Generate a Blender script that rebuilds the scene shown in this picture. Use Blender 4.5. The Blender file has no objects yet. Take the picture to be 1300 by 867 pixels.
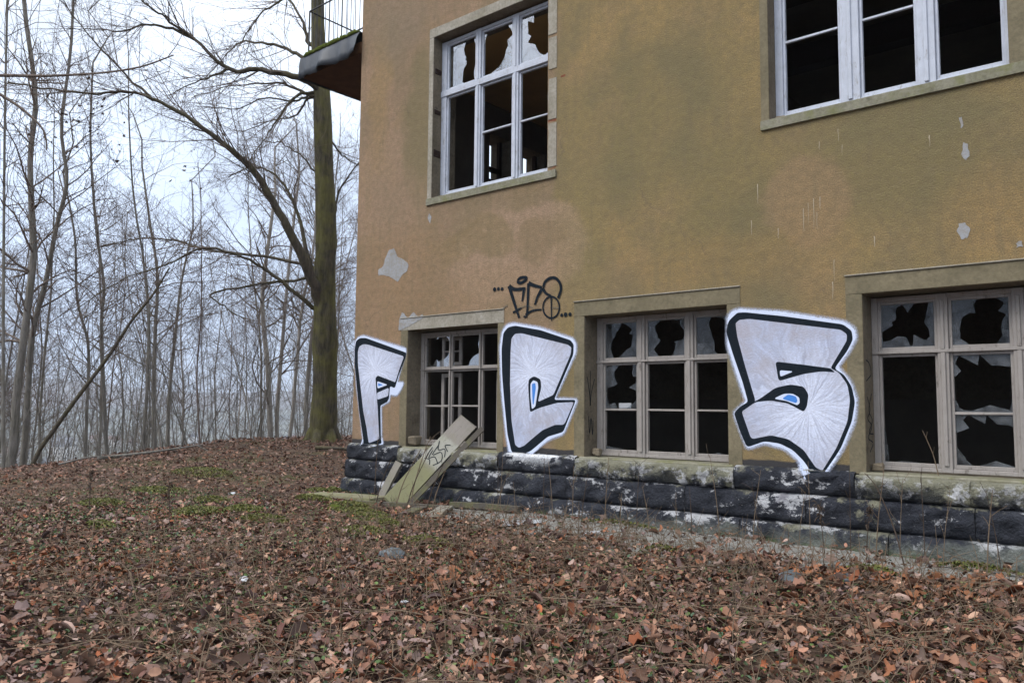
import bpy, bmesh, math, random
import numpy as np
from mathutils import Vector, Matrix
from mathutils.geometry import tessellate_polygon
rnd = random.Random(7); rng = np.random.default_rng(7)
scn = bpy.context.scene; COL = scn.collection

# ------------------------------------------------------------------ camera, sky, sun, exposure
YAW, PITCH, ROLL = math.radians(49.752), math.radians(4.677), math.radians(0.52)
CAM = Vector((0.0, -7.5, 1.6))
fw = Vector((-math.cos(YAW)*math.cos(PITCH), math.sin(YAW)*math.cos(PITCH), math.sin(PITCH)))
rt = fw.cross(Vector((0, 0, 1))).normalized(); up = rt.cross(fw)
r2 = rt*math.cos(ROLL) + up*math.sin(ROLL); u2 = up*math.cos(ROLL) - rt*math.sin(ROLL)
cd = bpy.data.cameras.new('camera'); cam = bpy.data.objects.new('camera', cd); COL.objects.link(cam)
cd.sensor_width = 36.0; cd.lens = 36.0*1010/1300; cd.clip_start = 0.05; cd.clip_end = 12000
cam.matrix_world = Matrix(((r2.x, u2.x, -fw.x, CAM.x), (r2.y, u2.y, -fw.y, CAM.y), (r2.z, u2.z, -fw.z, CAM.z), (0, 0, 0, 1)))
scn.camera = cam

SUN_EL, SUN_AZ = math.radians(48), math.radians(205)      # azimuth measured from +Y clockwise
w = bpy.data.worlds.new('World'); scn.world = w; w.use_nodes = True
nt = w.node_tree; nt.nodes.clear()
def wn(t, **k):
    n = nt.nodes.new(t)
    for a, b in k.items(): setattr(n, a, b)
    return n
out = wn('ShaderNodeOutputWorld'); bg = wn('ShaderNodeBackground')
sky = wn('ShaderNodeTexSky', sky_type='NISHITA', sun_disc=False, sun_elevation=SUN_EL, sun_rotation=SUN_AZ, air_density=1.0, dust_density=3.0, ozone_density=1.0)
tc = wn('ShaderNodeTexCoord'); sep = wn('ShaderNodeSeparateXYZ'); nt.links.new(tc.outputs['Generated'], sep.inputs[0])
ramp = wn('ShaderNodeValToRGB'); nt.links.new(sep.outputs['Z'], ramp.inputs[0])
e = ramp.color_ramp.elements
e[0].position = 0.0; e[0].color = (0.31, 0.385, 0.54, 1)
e[1].position = 0.75; e[1].color = (1.05, 1.10, 1.17, 1)
m_ = e.new(0.13); m_.color = (0.39, 0.47, 0.62, 1)
m_ = e.new(0.27); m_.color = (0.47, 0.545, 0.68, 1)
m_ = e.new(0.40); m_.color = (0.57, 0.63, 0.73, 1)
mp = wn('ShaderNodeMapping'); mp.inputs['Scale'].default_value = (1, 1, 3.2); nt.links.new(tc.outputs['Generated'], mp.inputs[0])
cl = wn('ShaderNodeTexNoise'); cl.inputs['Scale'].default_value = 2.3; cl.inputs['Detail'].default_value = 6; nt.links.new(mp.outputs[0], cl.inputs['Vector'])
clr = wn('ShaderNodeMapRange'); clr.inputs[1].default_value = .3; clr.inputs[2].default_value = .72; clr.inputs[3].default_value = 10.0; clr.inputs[4].default_value = 16.0
nt.links.new(cl.outputs['Fac'], clr.inputs[0])
ov = wn('ShaderNodeVectorMath', operation='SCALE'); nt.links.new(ramp.outputs[0], ov.inputs[0]); nt.links.new(clr.outputs[0], ov.inputs['Scale'])
mx = wn('ShaderNodeMix', data_type='RGBA'); mx.inputs[0].default_value = 0.86
nt.links.new(sky.outputs[0], mx.inputs[6]); nt.links.new(ov.outputs[0], mx.inputs[7])
nt.links.new(mx.outputs[2], bg.inputs[0]); bg.inputs[1].default_value = 0.1
nt.links.new(bg.outputs[0], out.inputs[0])

sl = bpy.data.lights.new('sun', 'SUN'); sl.energy = 1.25; sl.angle = math.radians(28); sl.color = (1.0, 0.97, 0.93)
so = bpy.data.objects.new('sun', sl); COL.objects.link(so)
sd = Vector((math.sin(SUN_AZ)*math.cos(SUN_EL), math.cos(SUN_AZ)*math.cos(SUN_EL), math.sin(SUN_EL)))
so.rotation_euler = sd.to_track_quat('Z', 'Y').to_euler(); so.location = (0, -20, 30)
vs = scn.view_settings; vs.view_transform = 'Standard'; vs.look = 'None'; vs.exposure = 0.85; vs.gamma = 1.0; vs.use_curve_mapping = False
scn.render.engine = 'CYCLES'; scn.cycles.max_bounces = 5; scn.cycles.diffuse_bounces = 3; scn.cycles.glossy_bounces = 2; scn.cycles.transparent_max_bounces = 10; scn.render.resolution_x = 1024; scn.render.resolution_y = 682

# ------------------------------------------------------------------ helpers
class NT:
    def __init__(s, name, rough=.85, spec=.25):
        s.m = bpy.data.materials.new(name); s.m.use_nodes = True; s.t = s.m.node_tree
        s.b = s.t.nodes['Principled BSDF']; s.b.inputs['Roughness'].default_value = rough
        s.b.inputs['Specular IOR Level'].default_value = spec
        s.pos = s.n('ShaderNodeNewGeometry').outputs['Position']
    def n(s, t, **k):
        x = s.t.nodes.new(t)
        for a, b in k.items(): setattr(x, a, b)
        return x
    def set(s, sock, v):
        if hasattr(v, 'node'): s.t.links.new(v, sock)
        elif isinstance(v, (tuple, list)) and len(v) == 3 and sock.type == 'RGBA': sock.default_value = (*v, 1)
        else: sock.default_value = v
    def noise(s, scale, detail=4, rough=.55, vec=None, st=None, dist=0.0):
        x = s.n('ShaderNodeTexNoise'); x.inputs['Scale'].default_value = scale; x.inputs['Detail'].default_value = detail
        x.inputs['Roughness'].default_value = rough; x.inputs['Distortion'].default_value = dist
        v = vec or s.pos
        if st:
            mpp = s.n('ShaderNodeMapping'); mpp.inputs['Scale'].default_value = st; s.t.links.new(v, mpp.inputs[0]); v = mpp.outputs[0]
        s.t.links.new(v, x.inputs['Vector']); return x.outputs['Fac']
    def voro(s, scale, feature='F1', vec=None):
        x = s.n('ShaderNodeTexVoronoi', feature=feature); x.inputs['Scale'].default_value = scale
        s.t.links.new(vec or s.pos, x.inputs['Vector']); return x
    def mr(s, v, a, b, c=0., d=1., smooth=False):
        x = s.n('ShaderNodeMapRange'); 
        if smooth: x.interpolation_type = 'SMOOTHSTEP'
        s.set(x.inputs[0], v)
        for i, q in enumerate((a, b, c, d)): s.set(x.inputs[i+1], q)
        return x.outputs[0]
    def mix(s, f, a, b, mode='MIX'):
        x = s.n('ShaderNodeMix', data_type='RGBA', blend_type=mode); s.set(x.inputs[0], f); s.set(x.inputs[6], a); s.set(x.inputs[7], b); return x.outputs[2]
    def math(s, op, a, b=0., c=0.):
        x = s.n('ShaderNodeMath', operation=op); s.set(x.inputs[0], a); s.set(x.inputs[1], b); s.set(x.inputs[2], c); return x.outputs[0]
    def sep(s, v=None):
        x = s.n('ShaderNodeSeparateXYZ'); s.t.links.new(v or s.pos, x.inputs[0]); return x.outputs
    def blob(s, vec, cx, cz, rx, rz, soft=.4):
        a = s.n('ShaderNodeVectorMath', operation='SUBTRACT'); s.t.links.new(vec, a.inputs[0]); a.inputs[1].default_value = (cx, 0, cz)
        b = s.n('ShaderNodeVectorMath', operation='MULTIPLY'); s.t.links.new(a.outputs[0], b.inputs[0]); b.inputs[1].default_value = (1/rx, 0, 1/rz)
        l = s.n('ShaderNodeVectorMath', operation='LENGTH'); s.t.links.new(b.outputs[0], l.inputs[0])
        return s.mr(l.outputs['Value'], 1+soft, 1-soft, 0, 1, True)
    def wobble(s, scale, amt):
        x = s.n('ShaderNodeTexNoise'); x.inputs['Scale'].default_value = scale; x.inputs['Detail'].default_value = 5; s.t.links.new(s.pos, x.inputs['Vector'])
        a = s.n('ShaderNodeVectorMath', operation='MULTIPLY_ADD'); s.t.links.new(x.outputs['Color'], a.inputs[0]); a.inputs[1].default_value = (amt,)*3
        b = s.n('ShaderNodeVectorMath', operation='SUBTRACT'); s.t.links.new(s.pos, b.inputs[0]); b.inputs[1].default_value = (amt/2,)*3
        s.t.links.new(b.outputs[0], a.inputs[2]); return a.outputs[0]
    def color(s, c): s.set(s.b.inputs['Base Color'], c); return s
    def bump(s, h, strength=.4, dist=.02):
        x = s.n('ShaderNodeBump'); x.inputs['Strength'].default_value = strength; x.inputs['Distance'].default_value = dist
        s.t.links.new(h, x.inputs['Height']); s.t.links.new(x.outputs[0], s.b.inputs['Normal']); return s

def link(o, parent=None, **props):
    COL.objects.link(o)
    if parent: o.parent = parent
    for k, v in props.items():
        if v is not None: o[k] = v
    return o
def mesh_obj(name, V, F, mats=(), parent=None, smooth=False, fm=None, **props):
    me = bpy.data.meshes.new(name); me.from_pydata([tuple(v) for v in V], [], [tuple(f) for f in F]); 
    for m in (mats if isinstance(mats, (list, tuple)) else [mats]): me.materials.append(m)
    if fm: me.polygons.foreach_set('material_index', fm)
    if smooth: me.polygons.foreach_set('use_smooth', [True]*len(me.polygons))
    me.update(); return link(bpy.data.objects.new(name, me), parent, **props)
def np_mesh(name, V, F, mat, parent=None, smooth=False, col=None, **props):
    V = np.asarray(V, np.float32); F = np.asarray(F, np.int32); k = F.shape[1]
    me = bpy.data.meshes.new(name); me.vertices.add(len(V)); me.vertices.foreach_set('co', V.ravel())
    me.loops.add(F.size); me.loops.foreach_set('vertex_index', F.ravel())
    me.polygons.add(len(F)); me.polygons.foreach_set('loop_start', np.arange(len(F), dtype=np.int32)*k)
    if smooth: me.polygons.foreach_set('use_smooth', np.ones(len(F), bool))
    me.update(calc_edges=True)
    if col is not None:
        a = me.attributes.new('tint', 'FLOAT_COLOR', 'POINT'); a.data.foreach_set('color', np.c_[col, np.ones(len(col))].astype(np.float32).ravel())
    me.materials.append(mat); return link(bpy.data.objects.new(name, me), parent, **props)
def empty(name, loc=(0, 0, 0), rz=0.0, **props):
    o = bpy.data.objects.new(name, None); o.location = loc; o.rotation_euler = (0, 0, rz); return link(o, None, **props)
BOXF = [(0, 3, 2, 1), (4, 5, 6, 7), (0, 1, 5, 4), (1, 2, 6, 5), (2, 3, 7, 6), (3, 0, 4, 7)]
def boxvf(x0, x1, y0, y1, z0, z1):
    return [(x0, y0, z0), (x1, y0, z0), (x1, y1, z0), (x0, y1, z0), (x0, y0, z1), (x1, y0, z1), (x1, y1, z1), (x0, y1, z1)], BOXF
def boxes(name, L, mat, parent=None, bev=0.0, jit=0.0, **props):
    bm = bmesh.new()
    for b in L:
        V, F = boxvf(*b); vs_ = [bm.verts.new((v[0]+rnd.uniform(-jit, jit), v[1]+rnd.uniform(-jit, jit), v[2]+rnd.uniform(-jit, jit))) for v in V]
        for f in F: bm.faces.new([vs_[i] for i in f])
    if bev: bmesh.ops.bevel(bm, geom=bm.edges[:], offset=bev, segments=1, affect='EDGES', clamp_overlap=True)
    me = bpy.data.meshes.new(name); bm.to_mesh(me); bm.free(); me.materials.append(mat)
    return link(bpy.data.objects.new(name, me), parent, **props)

class Tubes:
    def __init__(s): s.V = []; s.F = []; s.n = 0
    def add(s, pts, rad, sides=5):
        P = np.asarray(pts, float); R = np.asarray(rad, float); k = len(P)
        T = np.gradient(P, axis=0); T /= np.linalg.norm(T, axis=1, keepdims=True)+1e-9
        ref = np.array([0.31, 0.95, 0.05]) if abs(T[0] @ np.array([0.31, 0.95, 0.05])) < .85 else np.array([1., 0, 0])
        U = np.cross(T, ref); U /= np.linalg.norm(U, axis=1, keepdims=True)+1e-9; Wv = np.cross(T, U)
        a = np.arange(sides)*2*np.pi/sides
        ring = P[:, None]+R[:, None, None]*(np.cos(a)[None, :, None]*U[:, None]+np.sin(a)[None, :, None]*Wv[:, None])
        s.V.append(ring.reshape(-1, 3))
        i = np.arange(k-1)[:, None]*sides; j = np.arange(sides)[None]; j2 = (j+1) % sides
        s.F.append((np.stack([i+j, i+j2, i+sides+j2, i+sides+j], -1)+s.n).reshape(-1, 4)); s.n += k*sides
    def build(s, name, mat, parent=None, **props):
        return np_mesh(name, np.concatenate(s.V), np.concatenate(s.F), mat, parent, True, **props)
def unit(v): return v/(np.linalg.norm(v)+1e-9)
def smooth_path(P, n):
    P = np.asarray(P, float); t = np.linspace(0, len(P)-1, n); o = []
    for q in t:
        i = min(int(q), len(P)-2); u = q-i
        p0 = P[max(i-1, 0)]; p1 = P[i]; p2 = P[i+1]; p3 = P[min(i+2, len(P)-1)]
        o.append(.5*((2*p1)+(-p0+p2)*u+(2*p0-5*p1+4*p2-p3)*u*u+(-p0+3*p1-3*p2+p3)*u**3))
    return np.array(o)
def grow(tb, p, d, length, r, level, g, wander=.18, trop=.06, kids=5, sides=4):
    """a branch with its side branches and twigs"""
    k = 6 if level > 1 else 5; pts = [p]; d = unit(d)
    for i in range(k-1):
        d = unit(d+g.normal(0, wander, 3)+np.array([0, 0, trop])); pts.append(pts[-1]+d*length/(k-1))
    pts = np.array(pts); rad = np.linspace(r, max(r*.3, .0022), k)
    tb.add(pts, rad, sides if level > 1 else 3)
    if level <= 0: return
    for c in range(kids):
        t = g.uniform(.2, 1.0); i = min(int(t*(k-1)), k-2); q = pts[i]+(pts[i+1]-pts[i])*(t*(k-1)-i)
        ax = unit(pts[i+1]-pts[i]); s = unit(np.cross(ax, g.normal(0, 1, 3)))
        nd = unit(ax*g.uniform(.45, 1.0)+s*g.uniform(.5, 1.0))
        grow(tb, q, nd, length*g.uniform(.35, .62)*(1.1-.4*t), max(r*.5*(1-.4*t), .0025), level-1, g, wander*1.1, trop, max(kids-1, 2), sides)

def ground_h(x, y):
    x = np.asarray(x, float); y = np.asarray(y, float)
    ss = lambda t: (lambda c: c*c*(3-2*c))(np.clip(t, 0, 1))
    h = .33*ss((np.hypot(x, y+7.5)-1.0)/6.5)
    h = h+.46*ss((-10-x)/5)*ss((y+3.5)/7)
    s = np.maximum(np.maximum(0, -16.3-x), np.maximum(0, np.where(x < -8, y-6.5, y-12.)))
    s = np.maximum(s, np.maximum(0, np.hypot(x+5, y+2)-30))
    h = h-np.minimum(.36*s*s/(s+4), 45.0-.02*np.minimum(s, 400))
    r = np.hypot(x, y)
    h = h+ss((r-1100)/1700)*(92+16*np.sin(np.arctan2(y, x)*9+.5)+8*np.sin(np.arctan2(y, x)*23))
    h = h+.02*np.sin(x*1.7+y*.6)*np.sin(y*1.9-x*.4)*(r < 60)*ss((-y-.9)/1.0+(-9.7-x)/1.0)
    return h
gh = lambda x, y: float(ground_h(x, y))
# ------------------------------------------------------------------ measured outlines (metres on the facade: X, Z; trees: X, Y, Z)
LETTER_F = {'halo': [(-9.423,2.333),(-9.417,2.553),(-9.324,2.626),(-9.193,2.639),(-8.282,2.413),(-8.256,2.339),(-8.294,2.249),(-8.373,2.068),(-8.427,1.932),(-8.301,1.935),(-8.332,1.839),(-8.441,1.721),(-8.579,1.738),(-8.59,1.645),(-8.756,1.587),(-8.735,1.171),(-8.702,1.034),(-9.143,0.923),(-9.192,1.133),(-9.359,1.872)],'dark': [(-9.404,2.43),(-9.378,2.551),(-9.285,2.59),(-9.154,2.584),(-8.269,2.335),(-8.287,2.26),(-8.406,2.046),(-8.492,1.845),(-8.597,1.876),(-8.612,1.68),(-8.792,1.603),(-8.766,1.147),(-8.745,1.066),(-9.13,0.965),(-9.163,1.134),(-9.262,1.512),(-9.333,1.871),(-9.395,2.211)],'fill': [(-9.327,2.391),(-9.299,2.462),(-9.206,2.495),(-9.095,2.483),(-8.312,2.284),(-8.392,2.137),(-8.488,1.921),(-8.86,2.027),(-8.913,1.997),(-8.888,1.797),(-8.865,1.656),(-8.856,1.609),(-8.8,1.122),(-9.031,1.056),(-9.087,1.278),(-9.169,1.513),(-9.246,1.871),(-9.319,2.209)],'dark2': [[(-8.913,1.997),(-8.86,2.027),(-8.488,1.928),(-8.492,1.845),(-8.597,1.876),(-8.877,1.801)],[(-8.873,1.68),(-8.628,1.74),(-8.632,1.657),(-8.809,1.591),(-8.823,1.47)]],'fill2': [[(-8.876,1.778),(-8.617,1.851),(-8.627,1.733),(-8.866,1.68)]],'white': [[(-8.875,1.949),(-8.643,1.893),(-8.864,1.839)]],'blue': [[(-8.853,1.919),(-8.738,1.894),(-8.844,1.872)]],'ctr': (-8.917,2.103)}
LETTER_C = {'halo': [(-6.563,2.338),(-6.524,2.542),(-6.447,2.629),(-6.323,2.649),(-5.893,2.567),(-5.409,2.412),(-5.347,2.331),(-5.357,2.215),(-5.653,1.697),(-5.335,1.706),(-5.414,1.503),(-5.53,1.277),(-5.768,1.193),(-6.014,1.012),(-6.245,0.957),(-6.385,1.008),(-6.447,1.254),(-6.526,1.769)],'dark': [(-6.512,2.313),(-6.484,2.517),(-6.411,2.582),(-6.293,2.597),(-5.893,2.519),(-5.448,2.377),(-5.401,2.322),(-5.408,2.206),(-5.685,1.685),(-5.368,1.685),(-5.548,1.312),(-5.774,1.252),(-6.034,1.071),(-6.217,1.009),(-6.333,1.047),(-6.4,1.255),(-6.458,1.656),(-6.499,1.995)],'fill': [(-6.363,2.285),(-6.35,2.442),(-6.292,2.496),(-6.19,2.497),(-5.487,2.326),(-5.435,2.292),(-5.447,2.208),(-5.696,1.74),(-5.928,1.658),(-6.047,1.538),(-5.886,1.593),(-5.642,1.648),(-5.394,1.66),(-5.535,1.396),(-5.668,1.393),(-5.856,1.325),(-6.021,1.212),(-6.133,1.132),(-6.218,1.103),(-6.276,1.138),(-6.338,1.434),(-6.367,1.88)],'dark2': [[(-6.077,1.833),(-6.07,1.932),(-5.986,1.968),(-5.888,1.929),(-5.876,1.831),(-5.928,1.658),(-5.696,1.742),(-5.685,1.68),(-5.913,1.589),(-6.046,1.531)]],'fill2': [],'white': [[(-6.041,1.877),(-5.999,1.92),(-5.93,1.897),(-5.921,1.832),(-5.963,1.604),(-6.016,1.571),(-6.04,1.723)]],'blue': [[(-6.019,1.876),(-5.966,1.887),(-5.957,1.832),(-5.991,1.625),(-6.005,1.636)]],'ctr': (-6.0,2.008)}
NUMERAL = {'halo': [(-3.524,2.325),(-3.515,2.524),(-3.455,2.591),(-3.369,2.611),(-2.937,2.554),(-2.35,2.421),(-2.252,2.341),(-2.239,2.241),(-2.305,2.121),(-2.405,1.989),(-2.302,1.867),(-2.248,1.69),(-2.272,1.494),(-2.374,1.252),(-2.553,0.967),(-2.589,0.964),(-2.618,1.016),(-2.711,0.89),(-2.745,0.898),(-2.769,0.997),(-2.824,1.112),(-2.946,1.208),(-3.134,1.251),(-3.316,1.191),(-3.386,1.344),(-3.465,1.558),(-3.381,1.641),(-3.335,1.667),(-3.432,1.949),(-3.519,2.215)],'dark': [(-3.514,2.369),(-3.487,2.478),(-3.393,2.556),(-3.313,2.555),(-2.917,2.489),(-2.37,2.378),(-2.295,2.314),(-2.287,2.234),(-2.337,2.136),(-2.458,1.974),(-2.372,1.918),(-2.307,1.808),(-2.282,1.67),(-2.315,1.493),(-2.416,1.254),(-2.568,1.009),(-2.678,1.003),(-2.756,1.119),(-2.857,1.216),(-2.982,1.273),(-3.133,1.289),(-3.311,1.223),(-3.376,1.366),(-3.442,1.558),(-3.372,1.624),(-3.293,1.667),(-3.346,1.861),(-3.445,2.146)],'fill': [(-3.411,2.451),(-3.371,2.482),(-3.268,2.486),(-2.897,2.42),(-2.391,2.329),(-2.338,2.286),(-2.341,2.226),(-2.493,1.979),(-2.419,1.939),(-2.345,1.828),(-2.325,1.69),(-2.353,1.492),(-2.455,1.253),(-2.587,1.038),(-2.646,1.065),(-2.754,1.221),(-2.897,1.317),(-3.067,1.349),(-3.265,1.305),(-3.362,1.576),(-3.214,1.671),(-3.321,2.033),(-3.396,2.319)],'dark2': [[(-3.011,2.057),(-2.738,2.018),(-2.493,1.979),(-2.449,1.94),(-2.577,1.952),(-2.739,1.931),(-2.982,1.867)],[(-3.368,1.602),(-3.17,1.699),(-3.015,1.804),(-2.866,1.834),(-2.742,1.812),(-2.698,1.74),(-2.715,1.628),(-2.747,1.577),(-2.891,1.652),(-3.061,1.682),(-3.214,1.667),(-3.36,1.572)]],'fill2': [],'white': [[(-2.969,1.971),(-2.832,1.958),(-2.964,1.908)],[(-3.034,1.699),(-2.931,1.747),(-2.847,1.747),(-2.785,1.71),(-2.782,1.658),(-2.807,1.638),(-2.911,1.679)]],'blue': [[(-2.953,1.699),(-2.889,1.741),(-2.816,1.72),(-2.802,1.679),(-2.817,1.658)]],'ctr': (-2.705,1.608)}
TAG = [([(-6.641,3.08),(-6.639,3.079)],0.0509),([(-6.576,3.08),(-6.574,3.08)],0.0424),([(-6.514,3.074),(-6.513,3.074)],0.0424),([(-5.58,2.68),(-5.579,2.68)],0.0396),([(-5.522,2.682),(-5.521,2.682)],0.0509),([(-5.459,2.681),(-5.458,2.681)],0.0424),([(-6.399,3.101),(-6.318,2.899),(-6.229,2.688)],0.0481),([(-6.399,3.101),(-6.304,3.05),(-6.133,3.047)],0.0509),([(-6.156,3.043),(-6.185,2.889)],0.0396),([(-6.332,2.761),(-6.192,2.811)],0.0283),([(-6.258,3.155),(-6.227,3.182),(-6.165,3.188),(-6.119,3.177),(-6.134,3.149),(-6.195,3.125),(-6.25,3.13),(-6.258,3.155)],0.0368),([(-6.087,3.108),(-6.107,2.727),(-6.16,2.707)],0.0368),([(-6.13,2.717),(-6.024,2.763),(-5.881,2.768)],0.0311),([(-6.087,3.108),(-5.996,3.07),(-5.876,3.035)],0.0481),([(-5.876,3.018),(-5.942,2.929),(-5.986,2.832)],0.0424),([(-5.854,3.039),(-5.832,3.096),(-5.759,3.136),(-5.672,3.128),(-5.607,3.063),(-5.592,2.981),(-5.634,2.886)],0.0368),([(-5.869,3.029),(-5.816,2.96),(-5.736,2.918)],0.0396),([(-5.736,2.918),(-5.729,2.62)],0.0212),([(-5.612,2.774),(-5.619,2.732),(-5.64,2.695),(-5.673,2.669),(-5.713,2.656),(-5.755,2.659),(-5.796,2.677),(-5.829,2.708),(-5.852,2.748),(-5.859,2.793),(-5.852,2.836),(-5.831,2.873),(-5.798,2.9),(-5.757,2.912),(-5.714,2.908),(-5.674,2.89),(-5.641,2.858),(-5.62,2.818),(-5.612,2.774)],0.0226)]
PATCHES = [[(-8.688,3.829),(-8.586,3.851),(-8.498,3.715),(-8.363,3.654),(-8.263,3.575),(-8.293,3.489),(-8.39,3.443),(-8.487,3.351),(-8.641,3.434),(-8.779,3.482),(-8.901,3.483),(-8.921,3.566),(-8.801,3.611),(-8.77,3.723)],[(-8.374,2.914),(-8.241,2.816),(-8.131,2.897),(-8.049,2.826),(-7.955,2.852),(-7.923,2.807),(-8.221,2.705),(-8.432,2.65),(-8.436,2.784)],[(-1.399,3.177),(-1.352,3.177),(-1.319,3.112),(-1.344,3.048),(-1.391,3.041),(-1.419,3.112)],[(-1.346,3.869),(-1.312,3.842),(-1.303,3.744),(-1.334,3.703),(-1.361,3.77)],[(-0.997,2.963),(-0.958,2.971),(-0.955,2.926),(-0.993,2.924)],[(-1.369,4.088),(-1.357,4.092),(-1.342,4.012),(-1.36,3.996)],[(-7.866,4.258),(-7.818,4.185),(-7.847,4.101),(-7.896,4.196)]]
DRIPS = [((-2.713,3.511),0.22),((-2.667,3.557),0.2),((-2.614,3.594),0.3),((-2.587,3.453),0.16),((-2.554,3.599),0.12),((-2.373,4.215),0.12),((-2.341,4.057),0.1),((-3.161,3.828),0.2),((-3.232,3.472),0.15),((-2.962,3.354),0.1),((-2.438,2.984),0.2),((-2.457,2.779),0.16),((-2.55,4.132),0.08),((-2.08,3.159),0.1),((-1.604,3.987),0.1)]
LIMBS = [([(-14.8,3.41,3.62),(-14.73,3.04,4.29),(-14.71,2.63,4.94),(-14.77,2.14,5.73),(-14.88,1.61,6.46),(-14.94,1.17,6.82),(-15.16,0.57,7.21),(-15.44,-0.06,7.59),(-15.7,-0.66,7.75),(-15.9,-1.17,7.63),(-16.31,-1.87,7.57),(-16.69,-2.56,7.6)],0.1782,0.0223),([(-15.78,-0.22,7.74),(-16.1,-0.82,8.34),(-16.46,-1.46,9.1),(-16.57,-1.89,9.69)],0.0401,0.0116),([(-14.95,3.19,4.51),(-15.22,3.08,5.43),(-15.52,2.93,6.37),(-15.98,2.69,6.95),(-16.5,2.45,7.12),(-17.05,2.21,6.94)],0.0802,0.0186),([(-14.96,3.27,3.76),(-15.07,2.9,4.02),(-15.37,2.35,4.49),(-15.67,1.82,4.82),(-16.14,1.15,4.96),(-16.54,0.61,4.58),(-16.81,0.16,4.35),(-17.09,-0.29,4.08),(-17.52,-0.84,3.49)],0.0713,0.0123),([(-14.95,3.18,4.65),(-15.26,3.19,4.79),(-16.35,2.52,5.04),(-17.44,1.85,5.23),(-18.25,1.43,5.47),(-19.06,1.02,5.51),(-19.81,0.68,5.41),(-20.65,0.28,5.08)],0.0624,0.0145),([(-14.86,3.28,4.48),(-14.98,3.0,4.42),(-15.57,2.34,4.28),(-16.34,1.54,4.03),(-16.1,1.6,3.8),(-15.72,1.77,3.53),(-15.38,1.91,3.35)],0.0535,0.0128),([(-14.63,3.02,8.67),(-14.58,2.76,8.74),(-14.81,2.25,8.85),(-15.18,1.65,8.85),(-15.4,1.18,8.77),(-15.72,0.55,9.3),(-15.9,0.07,9.57),(-15.94,-0.27,9.72),(-16.05,-0.68,9.91)],0.1248,0.0241),([(-15.74,0.57,9.31),(-15.98,0.11,9.46),(-16.2,-0.31,9.43),(-16.34,-0.64,9.23),(-16.55,-1.05,9.16),(-16.84,-1.52,9.1)],0.0502,0.0119),([(-15.4,1.18,8.77),(-15.66,0.93,8.6),(-15.96,0.65,8.41),(-16.31,0.34,8.15)],0.0423,0.0126),([(-14.6,2.99,9.17),(-15.02,2.89,9.45),(-15.53,2.7,9.8),(-16.22,2.38,10.05),(-16.76,2.2,10.14),(-17.23,2.11,9.92),(-17.83,1.94,9.46)],0.0802,0.0143),([(-14.62,3.05,8.46),(-14.93,2.93,8.62),(-15.52,2.56,8.92),(-16.1,2.21,8.96),(-16.72,1.86,8.93),(-17.44,1.42,8.71)],0.0624,0.0138),([(-14.62,3.05,8.49),(-14.72,2.78,8.52),(-14.89,2.47,8.33),(-15.25,1.98,8.34),(-15.61,1.52,8.05),(-16.05,0.97,8.03)],0.0535,0.0128),([(-14.61,3.04,8.63),(-14.82,2.55,8.48),(-14.96,2.17,7.88),(-15.0,1.86,7.36),(-15.04,1.56,6.79)],0.0624,0.0126),([(-14.62,3.05,8.42),(-15.06,2.99,8.6),(-15.52,2.96,8.29),(-16.19,2.73,8.25),(-16.93,2.45,8.07)],0.0535,0.0141),([(-14.62,2.92,9.63),(-14.91,2.82,9.84),(-15.06,2.81,10.28),(-15.34,2.68,10.79),(-15.59,2.58,11.34)],0.0802,0.0275),([(-14.54,2.76,11.79),(-14.61,2.44,11.12),(-14.8,2.02,10.47),(-14.97,1.6,9.98),(-15.06,1.27,9.3)],0.0713,0.0168),([(-14.62,3.34,5.76),(-14.64,3.5,5.94),(-14.64,3.63,6.55),(-14.37,3.99,7.25),(-14.01,4.42,7.93)],0.0535,0.0184),([(-14.66,3.2,6.73),(-14.98,3.17,6.91),(-15.38,3.05,7.35),(-15.89,2.85,7.68),(-16.35,2.71,7.78)],0.0446,0.014),([(-14.57,3.16,7.8),(-14.68,3.54,7.46),(-14.72,3.97,7.3),(-14.63,4.49,7.22)],0.0356,0.0141),([(-14.54,2.7,12.33),(-14.39,3.17,13.25),(-14.03,3.77,14.58),(-13.94,4.12,16.12)],0.0713,0.0188),([(-14.52,2.67,12.86),(-14.63,2.05,13.69),(-14.97,1.25,14.31),(-15.31,0.52,14.39)],0.0713,0.0168),([(-14.57,2.81,11.08),(-14.44,3.15,11.75),(-14.19,3.62,12.25),(-13.73,4.29,12.57)],0.0535,0.0185)]
TRUNK = [((-14.96,3.59,0.75),0.392),((-14.95,3.57,0.96),0.356),((-14.88,3.54,1.85),0.321),((-14.81,3.45,3.27),0.294),((-14.76,3.35,4.51),0.276),((-14.69,3.32,5.4),0.258),((-14.65,3.16,7.18),0.241),((-14.62,3.02,8.77),0.214),((-14.63,2.9,9.84),0.178),((-14.6,2.83,10.73),0.16),((-14.55,2.72,12.15),0.134),((-14.52,2.55,13.92),0.089),((-14.45,2.38,16.05),0.036)]
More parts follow.
